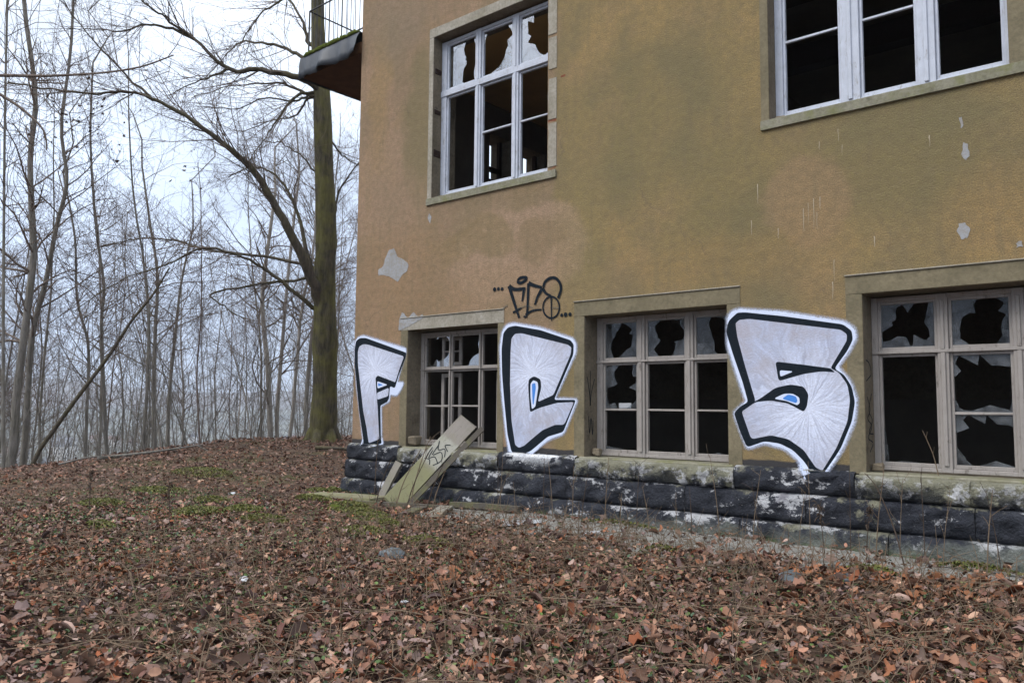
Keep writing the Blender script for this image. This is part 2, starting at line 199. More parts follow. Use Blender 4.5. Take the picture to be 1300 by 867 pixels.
SIDE_TREES = [([(-19.31,-1.32,-0.11),(-19.17,-1.29,0.77),(-19.09,-1.32,1.69),(-18.88,-1.3,3.2),(-18.67,-1.29,4.7),(-18.66,-1.35,5.3),(-18.63,-1.48,6.81),(-18.48,-1.5,8.15),(-18.58,-1.8,10.16),(-18.53,-2.03,12.68)],0.126,0.05),([(-19.63,-0.95,0.05),(-19.52,-0.96,1.09),(-19.44,-0.99,1.95),(-19.29,-1.0,3.25),(-19.06,-0.9,4.17),(-18.82,-0.83,5.41),(-18.58,-0.75,6.45),(-18.62,-0.91,7.66),(-18.38,-0.89,9.39),(-18.22,-0.98,11.46)],0.095,0.035),([(-17.68,-1.92,0.07),(-17.6,-2.04,1.76),(-17.45,-2.24,4.82),(-17.3,-2.41,7.57),(-17.08,-2.59,10.94)],0.046,0.023),([(-19.74,0.92,0.17),(-19.74,0.82,1.06),(-19.7,0.6,3.41),(-19.62,0.57,4.4),(-19.7,0.36,5.75),(-19.7,0.13,7.81),(-19.57,0.04,9.69)],0.066,0.028),([(-21.17,6.26,0.35),(-21.14,6.22,0.97),(-21.12,6.06,2.65),(-21.15,5.81,4.76),(-20.9,5.82,6.65),(-20.69,5.84,8.07)],0.131,0.059),([(-21.44,6.69,0.33),(-21.39,6.61,1.44),(-21.19,6.58,3.38),(-21.0,6.55,5.07),(-20.77,6.55,7.01),(-20.54,6.56,8.7)],0.097,0.049),([(-21.85,3.08,0.12),(-21.8,2.94,1.86),(-21.69,2.85,3.6),(-21.57,2.78,5.12),(-21.67,2.54,6.64),(-21.76,2.3,8.15)],0.087,0.033),([(-22.58,3.79,0.06),(-22.45,3.71,1.88),(-22.25,3.7,3.47),(-22.04,3.71,5.06),(-21.7,3.82,6.65)],0.08,0.034),([(-19.63,0.36,0.16),(-19.54,0.3,1.44),(-19.44,0.22,2.9),(-19.59,-0.02,3.99),(-19.56,-0.16,5.45),(-19.71,-0.43,6.91)],0.055,0.027)]
LEANING = ([(-16.92,-1.72,0.45),(-16.28,-1.29,1.54),(-15.71,-0.91,2.45),(-15.35,-0.67,3.13),(-15.0,-0.44,3.64),(-14.72,-0.26,4.18)],0.045,0.015)
SKYBRANCH = [([(-15.15,-3.8,6.88),(-14.56,-3.31,6.91),(-13.97,-2.81,6.91),(-13.28,-2.23,6.97),(-12.79,-1.82,7.08),(-12.38,-1.5,7.27)],0.032,0.01),([(-14.95,-3.64,6.92),(-14.58,-3.29,6.61),(-14.29,-3.02,6.35),(-14.06,-2.79,6.03),(-14.03,-2.73,5.71)],0.032,0.01)]


# ------------------------------------------------------------------ materials
MOSS = (0.105, 0.135, 0.018)
def make_stucco():
    s = NT('stucco', .95, .1); X, Y, Z = s.sep(); wv = s.wobble(1.6, .7); wv2 = s.wobble(5, .3)
    big = s.noise(.9, 5, .6); fine = s.noise(14, 5, .65); grain = s.noise(90, 3, .6); streak = s.noise(3.5, 4, .6, st=(3.2, 1, .35))
    lf = s.mr(s.math('ADD', X, s.math('MULTIPLY', s.math('SUBTRACT', big, .5), .5)), -5.75, -5.60, 0, 1, True)
    bm_ = s.mr(big, .36, .64); pink = s.mix(bm_, (.42, .265, .17), (.315, .20, .125)); ochre = s.mix(bm_, (.37, .245, .088), (.275, .20, .074))
    c = s.mix(lf, pink, ochre)
    c = s.mix(s.mr(s.noise(1.7, 7, .7), .48, .66, 0, .7), c, (.355, .225, .105))
    c = s.mix(s.mr(s.noise(5.5, 7, .72), .5, .72, 0, .5), c, (.20, .15, .075))
    c = s.mix(s.math('MULTIPLY', s.mr(s.noise(1.1, 5, .6, st=(1, 1, .8)), .46, .64, 0, .8), s.mr(lf, 0, 1, .45, 1)), c, (.165, .14, .066))
    for (cx, cz, rx, rz, soft, amt, colr) in (
            (-4.4, 4.6, 1.15, .85, .7, .55, (.19, .16, .06)), (-1.95, 3.75, .95, .5, .5, .75, (.185, .155, .062)), (-3.5, 3.7, .5, .8, .6, .5, (.20, .165, .06)),
            (-6.5, 4.22, 1.1, .2, .7, .35, (.2, .16, .08)), (-6.35, 3.5, 1.1, .6, .10, .75, (.46, .30, .20)), (-8.6, 4.6, .7, 1.0, .5, .45, (.40, .26, .17)), (-6.1, 3.0, 1.5, .35, .5, .4, (.40, .25, .13)), (-7.0, 3.75, .62, .28, .22, .75, (.27, .185, .085)), (-5.95, 3.6, .4, .25, .25, .7, (.27, .18, .09)),
            (-8.05, 5.6, .33, 1.0, .35, .8, (.19, .155, .07)), (-9.0, 6.3, .25, 1.0, .4, .5, (.37, .235, .09)), (-8.6, 7.3, .7, .6, .5, .5, (.26, .2, .145)),
            (-2.68, 3.62, .47, .40, .16, .62, (.36, .225, .12)), (-2.62, 3.05, .33, .55, .5, .4, (.37, .23, .095)), (-1.5, 4.2, 1.0, .2, .6, .6, (.185, .16, .068)),
            (-3.7, 3.1, .9, .3, .5, .4, (.36, .22, .075)), (-8.5, 3.3, 1.1, .8, .5, .5, (.36, .21, .10)), (-5.3, 3.3, .3, 1.0, .6, .45, (.25, .2, .07)), (-.8, 3.2, .8, .4, .5, .5, (.34, .21, .08))):
        c = s.mix(s.math('MULTIPLY', s.blob(wv, cx, cz, rx, rz, soft), amt), c, colr)
    # pale scuffs where the top coat has rubbed off
    sc = s.math('MULTIPLY', s.blob(wv2, -6.3, 3.55, 1.3, .8, .4), s.mr(s.noise(4.5, 6, .7), .58, .63))
    c = s.mix(s.math('MULTIPLY', sc, .55), c, (.47, .33, .20))
    c = s.mix(s.mr(streak, .52, .76, 0, .5), c, (.19, .15, .078))
    c = s.mix(s.mr(fine, .35, .65, .45, 0), c, (.14, .105, .055))
    c = s.mix(s.mr(grain, .38, .6, .55, 0), c, (.09, .068, .036))
    # grime line and tar brushed onto the foot of the wall
    tar = s.mr(s.math('ADD', Z, s.math('MULTIPLY', s.noise(5, 4), .05)), 1.14, 1.125)
    c = s.mix(tar, c, (.018, .02, .026))
    # hairline cracks
    cr = s.voro(.55, 'DISTANCE_TO_EDGE', s.wobble(3, .5)).outputs['Distance']
    ck = s.math('MULTIPLY', s.mr(cr, .004, .0015), s.mr(s.noise(.8, 2), .52, .6))
    c = s.mix(s.math('MULTIPLY', ck, .45), c, (.10, .075, .05))
    c = s.mix(.13, c, (.27, .235, .195))
    joint = s.math('MULTIPLY', s.mr(s.math('ABSOLUTE', s.math('ADD', X, 5.645)), .007, .003), .3)
    c = s.mix(joint, c, (.14, .11, .06))
    s.color(c); h = s.math('ADD', s.math('MULTIPLY', s.noise(75, 4, .65), .8), s.math('ADD', s.math('MULTIPLY', s.noise(9, 4), .8), s.math('MULTIPLY', sc, -.2)))
    return s.bump(h, .8, .016).m
def make_plaster(name, a, b, dark, moss=.0):
    s = NT(name, .92, .15); n = s.noise(3, 6, .65); f = s.noise(30, 5, .65)
    c = s.mix(s.mr(n, .35, .65), a, b); c = s.mix(s.mr(s.noise(7, 6, .7), .55, .72, 0, .7), c, dark)
    c = s.mix(s.mr(f, .35, .6, .4, 0), c, dark)
    if moss: c = s.mix(s.mr(s.noise(4.3, 6, .7), .5, .62, 0, moss), c, (.15, .155, .05))
    s.color(c); return s.bump(s.math('ADD', f, n), .5, .008).m
def make_stone(name, moss):
    s = NT(name, .75, .3); X, Y, Z = s.sep(); nz = s.sep(s.n('ShaderNodeNewGeometry').outputs['Normal'])[2]
    n1 = s.noise(2.2, 7, .68); n2 = s.noise(7.5, 6, .7); fine = s.noise(38, 4, .7)
    c = s.mix(s.mr(n2, .3, .7), (.010, .012, .018), (.04, .043, .056))
    c = s.mix(s.mr(s.noise(3.1, 6, .7), .52, .66, 0, .45), c, (.07, .075, .09))
    # flaked whitewash and lime bloom, thickest along the upper arrises
    wm = s.math('ADD', s.math('MULTIPLY_ADD', s.noise(17, 6, .75), .3, s.math('MULTIPLY', s.noise(3.4, 8, .74, st=(.8, 1, 1.6)), .7)), s.math('MULTIPLY', s.math('MULTIPLY', nz, .13), s.mr(s.noise(2.0, 3), .4, .62)))
    c = s.mix(s.mr(wm, .568, .60, 0, .88), c, s.mix(fine, (.36, .36, .38), (.74, .74, .75)))
    # ochre green algae and lichen
    am = s.math('ADD', s.math('MULTIPLY_ADD', s.noise(11, 6, .75), .35, s.math('MULTIPLY', s.noise(2.6, 7, .75, st=(1, 1, .9)), .7)), s.math('MULTIPLY', nz, .09))
    c = s.mix(s.mr(am, .625-moss*1.25, .70-moss*1.25, 0, .85), c, s.mix(fine, (.15, .145, .085), (.34, .325, .24)))
    if moss > .05: 
        fl = s.math('MULTIPLY', s.mr(s.noise(6.5, 8, .75), .5, .55), s.mr(Z, 1.04, .93)); c = s.mix(s.math('MULTIPLY', fl, .85), c, s.mix(fine, (.4, .4, .42), (.78, .78, .8)))
        bk = s.math('MULTIPLY', s.mr(s.noise(4.1, 7, .7), .47, .54), s.mr(Z, .99, .88)); c = s.mix(s.math('MULTIPLY', bk, .9), c, (.016, .018, .022))
    foot = s.math('ADD', s.math('ADD', Z, s.math('MULTIPLY', X, -.028)), s.math('MULTIPLY', s.noise(4, 6, .7), -.5)); c = s.mix(s.mr(foot, .34, .22, 0, .85), c, s.mix(n2, (.08, .095, .075), (.27, .28, .25)))
    ft2 = s.math('ADD', Z, s.math('MULTIPLY', s.noise(6, 5), -.3)); c = s.mix(s.mr(ft2, .24, .17, 0, .8), c, (.06, .10, .015))
    c = s.mix(s.mr(s.noise(1.9, 4, .6, st=(1, 1, 1)), .70, .76, 0, .5), c, (.06, .045, .075))
    s.color(c); return s.bump(s.math('ADD', s.math('MULTIPLY', n2, 1.2), fine), 1.0, .04).m
def make_paintwood(name, base, worn, amt):
    s = NT(name, .7, .3); n = s.noise(6, 6, .7); g = s.noise(60, 4, .7, st=(1, 1, .12)); f = s.noise(25, 6, .75)
    c = s.mix(s.mr(n, .35, .7), base, tuple(v*.82 for v in base)); c = s.mix(s.mr(s.noise(16, 7, .8, st=(1, 1, .3)), .56, .66, 0, amt), c, worn)
    c = s.mix(s.mr(g, .55, .75, 0, .35), c, worn); s.color(c); return s.bump(s.math('ADD', g, f), .5, .004).m
def make_board(name, a, b, moss, mz=None):
    s = NT(name, .85, .2); tcx = s.n('ShaderNodeTexCoord').outputs['Object']
    g = s.noise(14, 6, .7, vec=tcx, st=(.25, 6, 6)); n = s.noise(5, 6, .65, vec=tcx)
    c = s.mix(g, a, b)
    if mz is not None:
        xx = s.sep(tcx)[0]; c = s.mix(s.mr(s.math('ADD', xx, s.math('MULTIPLY', n, .12)), mz[0], mz[1]), c, s.mix(n, (.15, .15, .075), (.28, .265, .16)))
        wt = s.math('MULTIPLY', s.mr(xx, .66, .70), s.mr(s.math('ADD', xx, s.math('MULTIPLY', n, .2)), 1.22, 1.18)); c = s.mix(s.math('MULTIPLY', wt, .75), c, s.mix(g, (.30, .30, .24), (.44, .43, .37)))
    c = s.mix(s.mr(n, .48, .62, 0, moss), c, s.mix(g, (.12, .14, .03), (.24, .23, .09)))
    c = s.mix(s.mr(s.noise(30, 5, .7, vec=tcx), .58, .7, 0, .5), c, (.06, .05, .04))
    s.color(c); return s.bump(g, .5, .006).m
def make_bark(name, a, b, moss):
    s = NT(name, .95, .1); g = s.noise(16, 6, .7, st=(1, 1, .16)); n = s.noise(2.5, 5, .6)
    c = s.mix(s.mr(g, .35, .65), a, b)
    nrm = s.sep(s.n('ShaderNodeNewGeometry').outputs['Normal'])
    if moss: c = s.mix(s.mr(n, .38, .62, 0, moss), c, s.mix(g, (.07, .07, .02), (.19, .175, .06)))
    s.color(c); return s.bump(g, .8, .03).m
def flat(name, c, rough=.8, spec=.3, var=.25, sc=20):
    s = NT(name, rough, spec); n = s.noise(sc, 5, .65)
    s.color(s.mix(n, tuple(v*(1-var) for v in c), tuple(min(v*(1+var), 1) for v in c))); return s.bump(n, .2, .005).m
def make_spray(name, c, ctr=None, wear=.35):
    s = NT(name, .8, .08); f = s.noise(55, 4, .7); base = c
    if ctr:
        X, Y, Z = s.sep(); dx = s.math('SUBTRACT', X, ctr[0]); dz = s.math('SUBTRACT', Z, ctr[1])
        ang = s.math('ARCTAN2', dz, dx); rr = s.math('SQRT', s.math('ADD', s.math('MULTIPLY', dx, dx), s.math('MULTIPLY', dz, dz)))
        cmb = s.n('ShaderNodeCombineXYZ'); s.set(cmb.inputs[0], s.math('MULTIPLY_ADD', ang, 9, s.math('MULTIPLY', s.noise(3, 3), 5))); s.set(cmb.inputs[1], s.math('MULTIPLY', rr, 1.6))
        st = s.noise(1.6, 5, .7, vec=cmb.outputs[0])
        base = s.mix(s.mr(st, .28, .72), (.335, .35, .435), (.49, .54, .69))
        base = s.mix(s.math('MULTIPLY', s.mr(rr, .70, .03), s.mr(st, .36, .60)), base, (.74, .78, .90))
        thin = s.math('MULTIPLY', s.mr(rr, .22, .6), s.mr(s.noise(3.1, 6, .7), .44, .62)); base = s.mix(s.math('MULTIPLY', thin, .7), base, s.mix(st, (.33, .29, .295), (.43, .42, .48)))
    base = s.mix(s.mr(f, .36, .52, wear, 0), base, tuple(v*.6 for v in (.33, .27, .2)) if not ctr else (.33, .31, .34))
    s.color(base); return s.bump(s.noise(75, 4, .65), .5, .011).m
def make_overspray(name, c, op):
    s = NT(name, .7, .2); s.color(c); a = s.n('ShaderNodeAttribute', attribute_name='fade').outputs['Fac']
    n = s.noise(60, 4, .75); al = s.math('MULTIPLY', s.math('POWER', a, 1.1), s.mr(n, .33, .58, .45, 1.25))
    s.set(s.b.inputs['Alpha'], s.math('MINIMUM', s.math('MULTIPLY', al, op), 1.0)); return s.m
def make_leafmat(name, rough=.7, spec=.25):
    s = NT(name, rough, spec); a = s.n('ShaderNodeAttribute', attribute_name='tint').outputs['Color']
    s.color(s.mix(s.noise(60, 4, .7), a, s.mix(.45, a, (.03, .022, .018)))); return s.m
def make_ground():
    s = NT('leaf_soil', .95, .1); X, Y, Z = s.sep()
    v = s.voro(11); lf = s.mix(s.sep(v.outputs['Color'])[0], (.045, .03, .022), (.14, .085, .055)); lf = s.mix(s.mr(s.sep(v.outputs['Color'])[1], .6, 1), lf, (.20, .14, .10))
    c = s.mix(s.mr(s.noise(20, 5, .7), .4, .65), lf, (.028, .021, .017))
    c = s.mix(s.mr(s.noise(.8, 5, .65), .54, .68, 0, .5), c, (.06, .075, .02))
    # the valley: pasture, woods and town greys
    far = s.mr(Z, -3, -14); vl = s.mix(s.mr(s.noise(.012, 6, .7), .42, .58), (.07, .075, .05), (.17, .17, .13)); vl = s.mix(s.mr(s.noise(.05, 5, .7), .5, .6), vl, (.06, .055, .05))
    r = s.n('ShaderNodeVectorMath', operation='LENGTH'); s.t.links.new(s.pos, r.inputs[0])
    vl = s.mix(s.mr(r.outputs['Value'], 900, 1600), vl, s.mix(s.mr(s.noise(.006, 6, .7), .4, .6), (.045, .05, .035), (.12, .12, .08)))
    wood = s.mix(s.noise(6, 6, .7), (.05, .04, .032), (.11, .085, .065)); c = s.mix(s.mr(Z, .1, -2), c, wood); c = s.mix(far, c, vl)
    s.color(c); return s.bump(s.math('ADD', s.noise(25, 5, .7), v.outputs['Distance']), .5, .03).m
def make_concrete():
    s = NT('old_concrete', .9, .2); n = s.noise(2.2, 6, .7); f = s.noise(45, 5, .75)
    c = s.mix(n, (.21, .205, .19), (.38, .365, .335)); c = s.mix(s.mr(s.noise(5, 6, .7), .5, .65, 0, .7), c, (.085, .075, .06))
    c = s.mix(s.mr(f, .35, .6, .6, 0), c, (.06, .055, .045)); c = s.mix(s.mr(s.noise(3.3, 5, .7), .6, .7, 0, .7), c, (.09, .11, .04)); s.color(c); return s.bump(f, .7, .012).m
def make_glass(name, dirt, refl):
    s = NT(name); s.t.nodes.remove(s.b); o = s.t.nodes['Material Output']
    tr = s.n('ShaderNodeBsdfTransparent'); tr.inputs[0].default_value = (.80, .84, .85, 1)
    gl = s.n('ShaderNodeBsdfGlossy'); gl.inputs['Roughness'].default_value = .02; gl.inputs[0].default_value = (.95, .97, 1, 1)
    df = s.n('ShaderNodeBsdfDiffuse'); df.inputs[0].default_value = (.30, .31, .33, 1)
    fr = s.n('ShaderNodeFresnel'); fr.inputs[0].default_value = 1.52
    m1 = s.n('ShaderNodeMixShader'); s.t.links.new(s.math('MINIMUM', s.math('MULTIPLY', fr.outputs[0], refl), 1.0), m1.inputs[0]); s.t.links.new(tr.outputs[0], m1.inputs[1]); s.t.links.new(gl.outputs[0], m1.inputs[2])
    m2 = s.n('ShaderNodeMixShader'); s.t.links.new(s.math('MULTIPLY', s.mr(s.noise(5, 7, .75), .38, .72), dirt), m2.inputs[0]); s.t.links.new(m1.outputs[0], m2.inputs[1]); s.t.links.new(df.outputs[0], m2.inputs[2])
    s.t.links.new(m2.outputs[0], o.inputs[0]); return s.m

M = dict(stucco=make_stucco(), ground=make_ground(), concrete=make_concrete(),
    surround=make_plaster('surround_plaster', (.215, .18, .115), (.15, .128, .08), (.085, .075, .05)),
    surround_pale=make_plaster('surround_pale', (.36, .33, .28), (.25, .225, .175), (.13, .115, .08)),
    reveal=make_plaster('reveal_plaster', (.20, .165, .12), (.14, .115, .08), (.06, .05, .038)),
    sill=make_plaster('sill_plaster', (.26, .245, .19), (.19, .18, .12), (.09, .085, .055), .5),
    stone=make_stone('tarred_stone', .0), sillstone=make_stone('mossy_stone', .135),
    paint_up=make_paintwood('white_window_paint', (.50, .53, .60), (.20, .175, .15), .7), paint_low=make_paintwood('grey_window_paint', (.31, .28, .255), (.10, .082, .068), .85),
    inside=flat('dim_interior', (.15, .125, .10), .95, .1, .5, 1.5), inside_light=flat('interior_ceiling', (.60, .38, .14), .9, .1, .3, 1.5),  # room surfaces darkened in their colour to imitate dim, unlit rooms
    brick=flat('broken_brick', (.20, .075, .045), .95, .1, .5, 30), hole=flat('dark_brick_hole', (.035, .022, .018), .95, .1, .5, 30),
    render_patch=make_plaster('grey_render', (.33, .34, .355), (.25, .255, .26), (.22, .16, .085)), white_paint=flat('white_drips', (.40, .34, .25), .9, .1, .2, 40),
    metal=flat('lead_sheet', (.036, .042, .052), .55, .5, .45, 6), rust=flat('rusty_underside', (.085, .042, .02), .95, .1, .5, 5), wire=flat('rail_iron', (.045, .043, .045), .7, .4, .3),
    moss=flat('moss', (.07, .085, .018), 1., .05, .5, 40), tarline=flat('paint_dark', (.017, .023, .032), .55, .35, .35, 40),
    bark_main=make_bark('mossy_bark', (.035, .03, .022), (.115, .1, .072), .75), bark=make_bark('grey_bark', (.125, .115, .105), (.26, .24, .215), .18), twig=make_bark('twig_bark', (.115, .088, .074), (.21, .168, .14), 0), bark_pale=make_bark('pale_bark', (.20, .18, .165), (.36, .33, .295), .12), limb=make_bark('limb_bark', (.05, .042, .036), (.12, .10, .08), .3),
    leaf=make_leafmat('leaf_litter'), herb=make_leafmat('herb', .6, .3), dry=flat('dry_stalk', (.17, .125, .085), .9, .1, .35, 8), dry_dark=flat('dark_stalk', (.075, .055, .042), .9, .1, .4, 8),
    board=make_board('leaning_board_wood', (.20, .175, .15), (.33, .30, .265), .2, (.80, .66, 1.2)), oldboard=make_board('mossy_board_wood', (.16, .145, .09), (.26, .24, .16), .75), greyboard=make_board('grey_board_wood', (.17, .155, .13), (.30, .275, .23), .15), darkboard=make_board('wet_board_wood', (.06, .05, .042), (.13, .115, .095), .4),
    glass_up=make_glass('window_glass', .10, .36), glass_low=make_glass('dirty_glass', .3, .34),
    spray_dark=make_spray('spray_dark', (.008, .013, .019), None, .03), spray_white=make_spray('spray_white', (.60, .66, .82), None, .05), spray_blue=make_spray('spray_blue', (.07, .23, .62), None, .05),
    over=make_overspray('overspray_white', (.58, .64, .80), .9), over_dark=make_overspray('overspray_dark', (.05, .055, .06), .5), over_white=make_overspray('whitewash', (.75, .76, .78), 1.0),
    scrap=flat('white_scrap', (.42, .43, .45), .5, .4, .15), slate=flat('slate', (.10, .115, .125), .6, .4, .3, 12), house=flat('house_render', (.62, .60, .57), .9, .1, .1, .4), roof=flat('house_roof', (.17, .10, .08), .9, .1, .3, .6), roof_grey=flat('house_roof_grey', (.13, .13, .14), .9, .1, .3, .6), tile=flat('roof_tile', (.14, .07, .05), .9, .1, .4, 8))

# ------------------------------------------------------------------ ground
def build_ground():
    rr = np.concatenate([[0.01], np.geomspace(1.0, 30, 95), np.geomspace(31.5, 5200, 62)]); na = 288; a = np.arange(na)*2*np.pi/na
    Xg = (rr[:, None]*np.cos(a)).ravel()-4; Yg = (rr[:, None]*np.sin(a)).ravel()-4
    V = np.c_[Xg, Yg, ground_h(Xg, Yg)]
    i = np.arange(len(rr)-1)[:, None]*na; j = np.arange(na)[None]; j2 = (j+1) % na
    F = np.stack([i+j, i+na+j, i+na+j2, i+j2], -1).reshape(-1, 4)
    np_mesh('ground', V, F, M['ground'], smooth=True, kind='structure')
build_ground()
# cracked concrete apron along the plinth, edge broken and uneven
def apron():
    xs = np.linspace(-7.0, 1.5, 60); V = []; F = []
    for i, x in enumerate(xs):
        yf = -1.25-.22*math.sin(x*1.3)+.12*math.sin(x*5.1)+.07*math.sin(x*11)+(.55*max(0, (x+3.6)/3.0) if x < -.6 else .55)
        for t in np.linspace(0, 1, 9):
            y = -.1+(yf+.1)*t; V.append((x, y, gh(x, y)+.035-.02*t+rnd.uniform(-.003, .003)))
        V.append((x, yf-.03, gh(x, yf)-.05))
    for i in range(59):
        for j in range(9): F.append((i*10+j, i*10+j+1, (i+1)*10+j+1, (i+1)*10+j))
    mesh_obj('pavement', V, F, M['concrete'], kind='structure', smooth=True)
    return None
apron()

# ------------------------------------------------------------------ the building
B = empty('abandoned_building', (-4.7, 0, .33), label='ochre stucco abandoned building with broken windows on a black stone plinth', category='building')
BINV = Matrix.Translation((4.7, 0, -.33))
def bp(o):                                      # children keep world coordinates
    o.parent = B; o.matrix_parent_inverse = BINV; return o
XL, XR, TH, ZT = -9.42, 2.6, .45, 10.3
YB = 8.5
LOW = [(-8.25, -6.585), (-5.256, -3.508), (-2.20, -.45)]; LZ = (1.04, 2.645)
UPP = [(-7.83, -5.81), (-3.03, -.99)]; UZ = (4.45, 6.745)
openings = [(a, b, *LZ) for a, b in LOW]+[(a, b, *UZ) for a, b in UPP]
def wall_panel(ax0, ax1, z0, z1, holes, mapf, thick):
    us = sorted({ax0, ax1, *[h[0] for h in holes], *[h[1] for h in holes]}); zs = sorted({z0, z1, *[h[2] for h in holes], *[h[3] for h in holes]})
    V = []; F = []; mi = []
    def quad(p, m): F.append(tuple(range(len(V), len(V)+4))); V.extend(p); mi.append(m)
    for i in range(len(us)-1):
        for j in range(len(zs)-1):
            um, zm = (us[i]+us[i+1])/2, (zs[j]+zs[j+1])/2
            if any(h[0] < um < h[1] and h[2] < zm < h[3] for h in holes): continue
            u0, u1, w0, w1 = us[i], us[i+1], zs[j], zs[j+1]
            quad([mapf(u0, 0, w0), mapf(u1, 0, w0), mapf(u1, 0, w1), mapf(u0, 0, w1)], 0)
            quad([mapf(u0, thick, w0), mapf(u0, thick, w1), mapf(u1, thick, w1), mapf(u1, thick, w0)], 1)
    for (u0, u1, w0, w1) in holes:
        quad([mapf(u0, 0, w0), mapf(u0, 0, w1), mapf(u0, thick, w1), mapf(u0, thick, w0)], 2); quad([mapf(u1, 0, w1), mapf(u1, 0, w0), mapf(u1, thick, w0), mapf(u1, thick, w1)], 2)
        quad([mapf(u0, 0, w1), mapf(u1, 0, w1), mapf(u1, thick, w1), mapf(u0, thick, w1)], 2); quad([mapf(u1, 0, w0), mapf(u0, 0, w0), mapf(u0, thick, w0), mapf(u1, thick, w0)], 2)
    return V, F, mi
V, F, mi = wall_panel(XL, XR, .2, ZT, openings, lambda u, d, z: (u, d, z), TH)
wall = bp(mesh_obj('wall', V, F, [M['stucco'], M['inside'], M['reveal']], fm=mi, label='stained ochre stucco front wall'))
SIDEH = [(2.45, 2.99, 4.9, 6.3), (3.36, 4.0, 4.9, 6.3), (5.6, 6.6, 1.2, 2.6)]
V, F, mi = wall_panel(TH, YB, .2, ZT, SIDEH, lambda u, d, z: (XL+d, u, z), TH)
V += [(XL, 0, .2), (XL, TH, .2), (XL, TH, ZT), (XL, 0, ZT)]; F.append(tuple(range(len(V)-4, len(V)))); mi.append(0)
bp(mesh_obj('wall', V, F, [M['stucco'], M['inside'], M['reveal']], fm=mi))
V, F, mi = wall_panel(XL, XR, .2, ZT, [(-4.5, -3, 4.6, 6.4)], lambda u, d, z: (u, YB-d, z), TH)
bp(mesh_obj('wall', V, F, [M['stucco'], M['inside'], M['reveal']], fm=mi))
V, F, mi = wall_panel(0, YB, .2, ZT, [], lambda u, d, z: (XR-d, u, z), TH)
bp(mesh_obj('wall', V, F, [M['stucco'], M['inside'], M['reveal']], fm=mi))
xi0, xi1, yi0, yi1 = XL+TH+.002, XR-TH-.002, TH+.002, YB-TH-.002
bp(boxes('floor_slab', [(xi0, xi1, yi0, yi1, .35, .62)], M['inside'])); bp(boxes('floor_slab', [(xi0, xi1, yi0, yi1, 3.45, 3.8)], M['inside']))
bp(boxes('ceiling', [(xi0, -5.05, yi0, yi1, 6.82, 7.05)], M['inside_light'])); bp(boxes('ceiling', [(-5.045, xi1, yi0, yi1, 6.82, 7.05)], M['inside']))
bp(boxes('partition', [(-5.05, -4.85, yi0, yi1, 3.802, 6.818)], M['inside']))
bp(boxes('partition', [(xi0, -5.052, 5.2, 5.35, 3.802, 6.818)], M['inside'])); bp(boxes('partition', [(xi0, xi1, 5.0, 5.15, .622, 3.448)], M['inside']))
for a_, b_ in ((2.45, 2.99), (3.36, 4.0)): bp(boxes('side_window_bar', [(XL+.2, XL+.26, a_, b_, 5.72, 5.80), (XL+.2, XL+.26, a_, b_, 5.52, 5.58), (XL+.2, XL+.26, a_, a_+.07, 4.9, 6.3), (XL+.2, XL+.26, b_-.07, b_, 4.9, 6.3)], M['hole']))
rv = [(XL-.5, -.5, ZT), (XR+.5, -.5, ZT), (XR+.5, YB+.5, ZT), (XL-.5, YB+.5, ZT), (XL+3.8, YB/2, ZT+3.4), (XR-3.8, YB/2, ZT+3.4)]
bp(mesh_obj('roof', rv, [(0, 3, 2, 1), (0, 1, 5, 4), (1, 2, 5), (2, 3, 4, 5), (3, 0, 4)], M['tile']))

bp(boxes('upper_wall_paint', [(xi0+.01, xi1-.01, 4.985, 4.998, 1.75, 3.44)], M['reveal']))
bp(boxes('roof_beam', [(-4.8, xi1, 1.6, 1.85, 6.5, 6.815)], M['hole'])); bp(boxes('roof_beam', [(-4.8, xi1, 3.6, 3.85, 6.5, 6.815)], M['hole']))
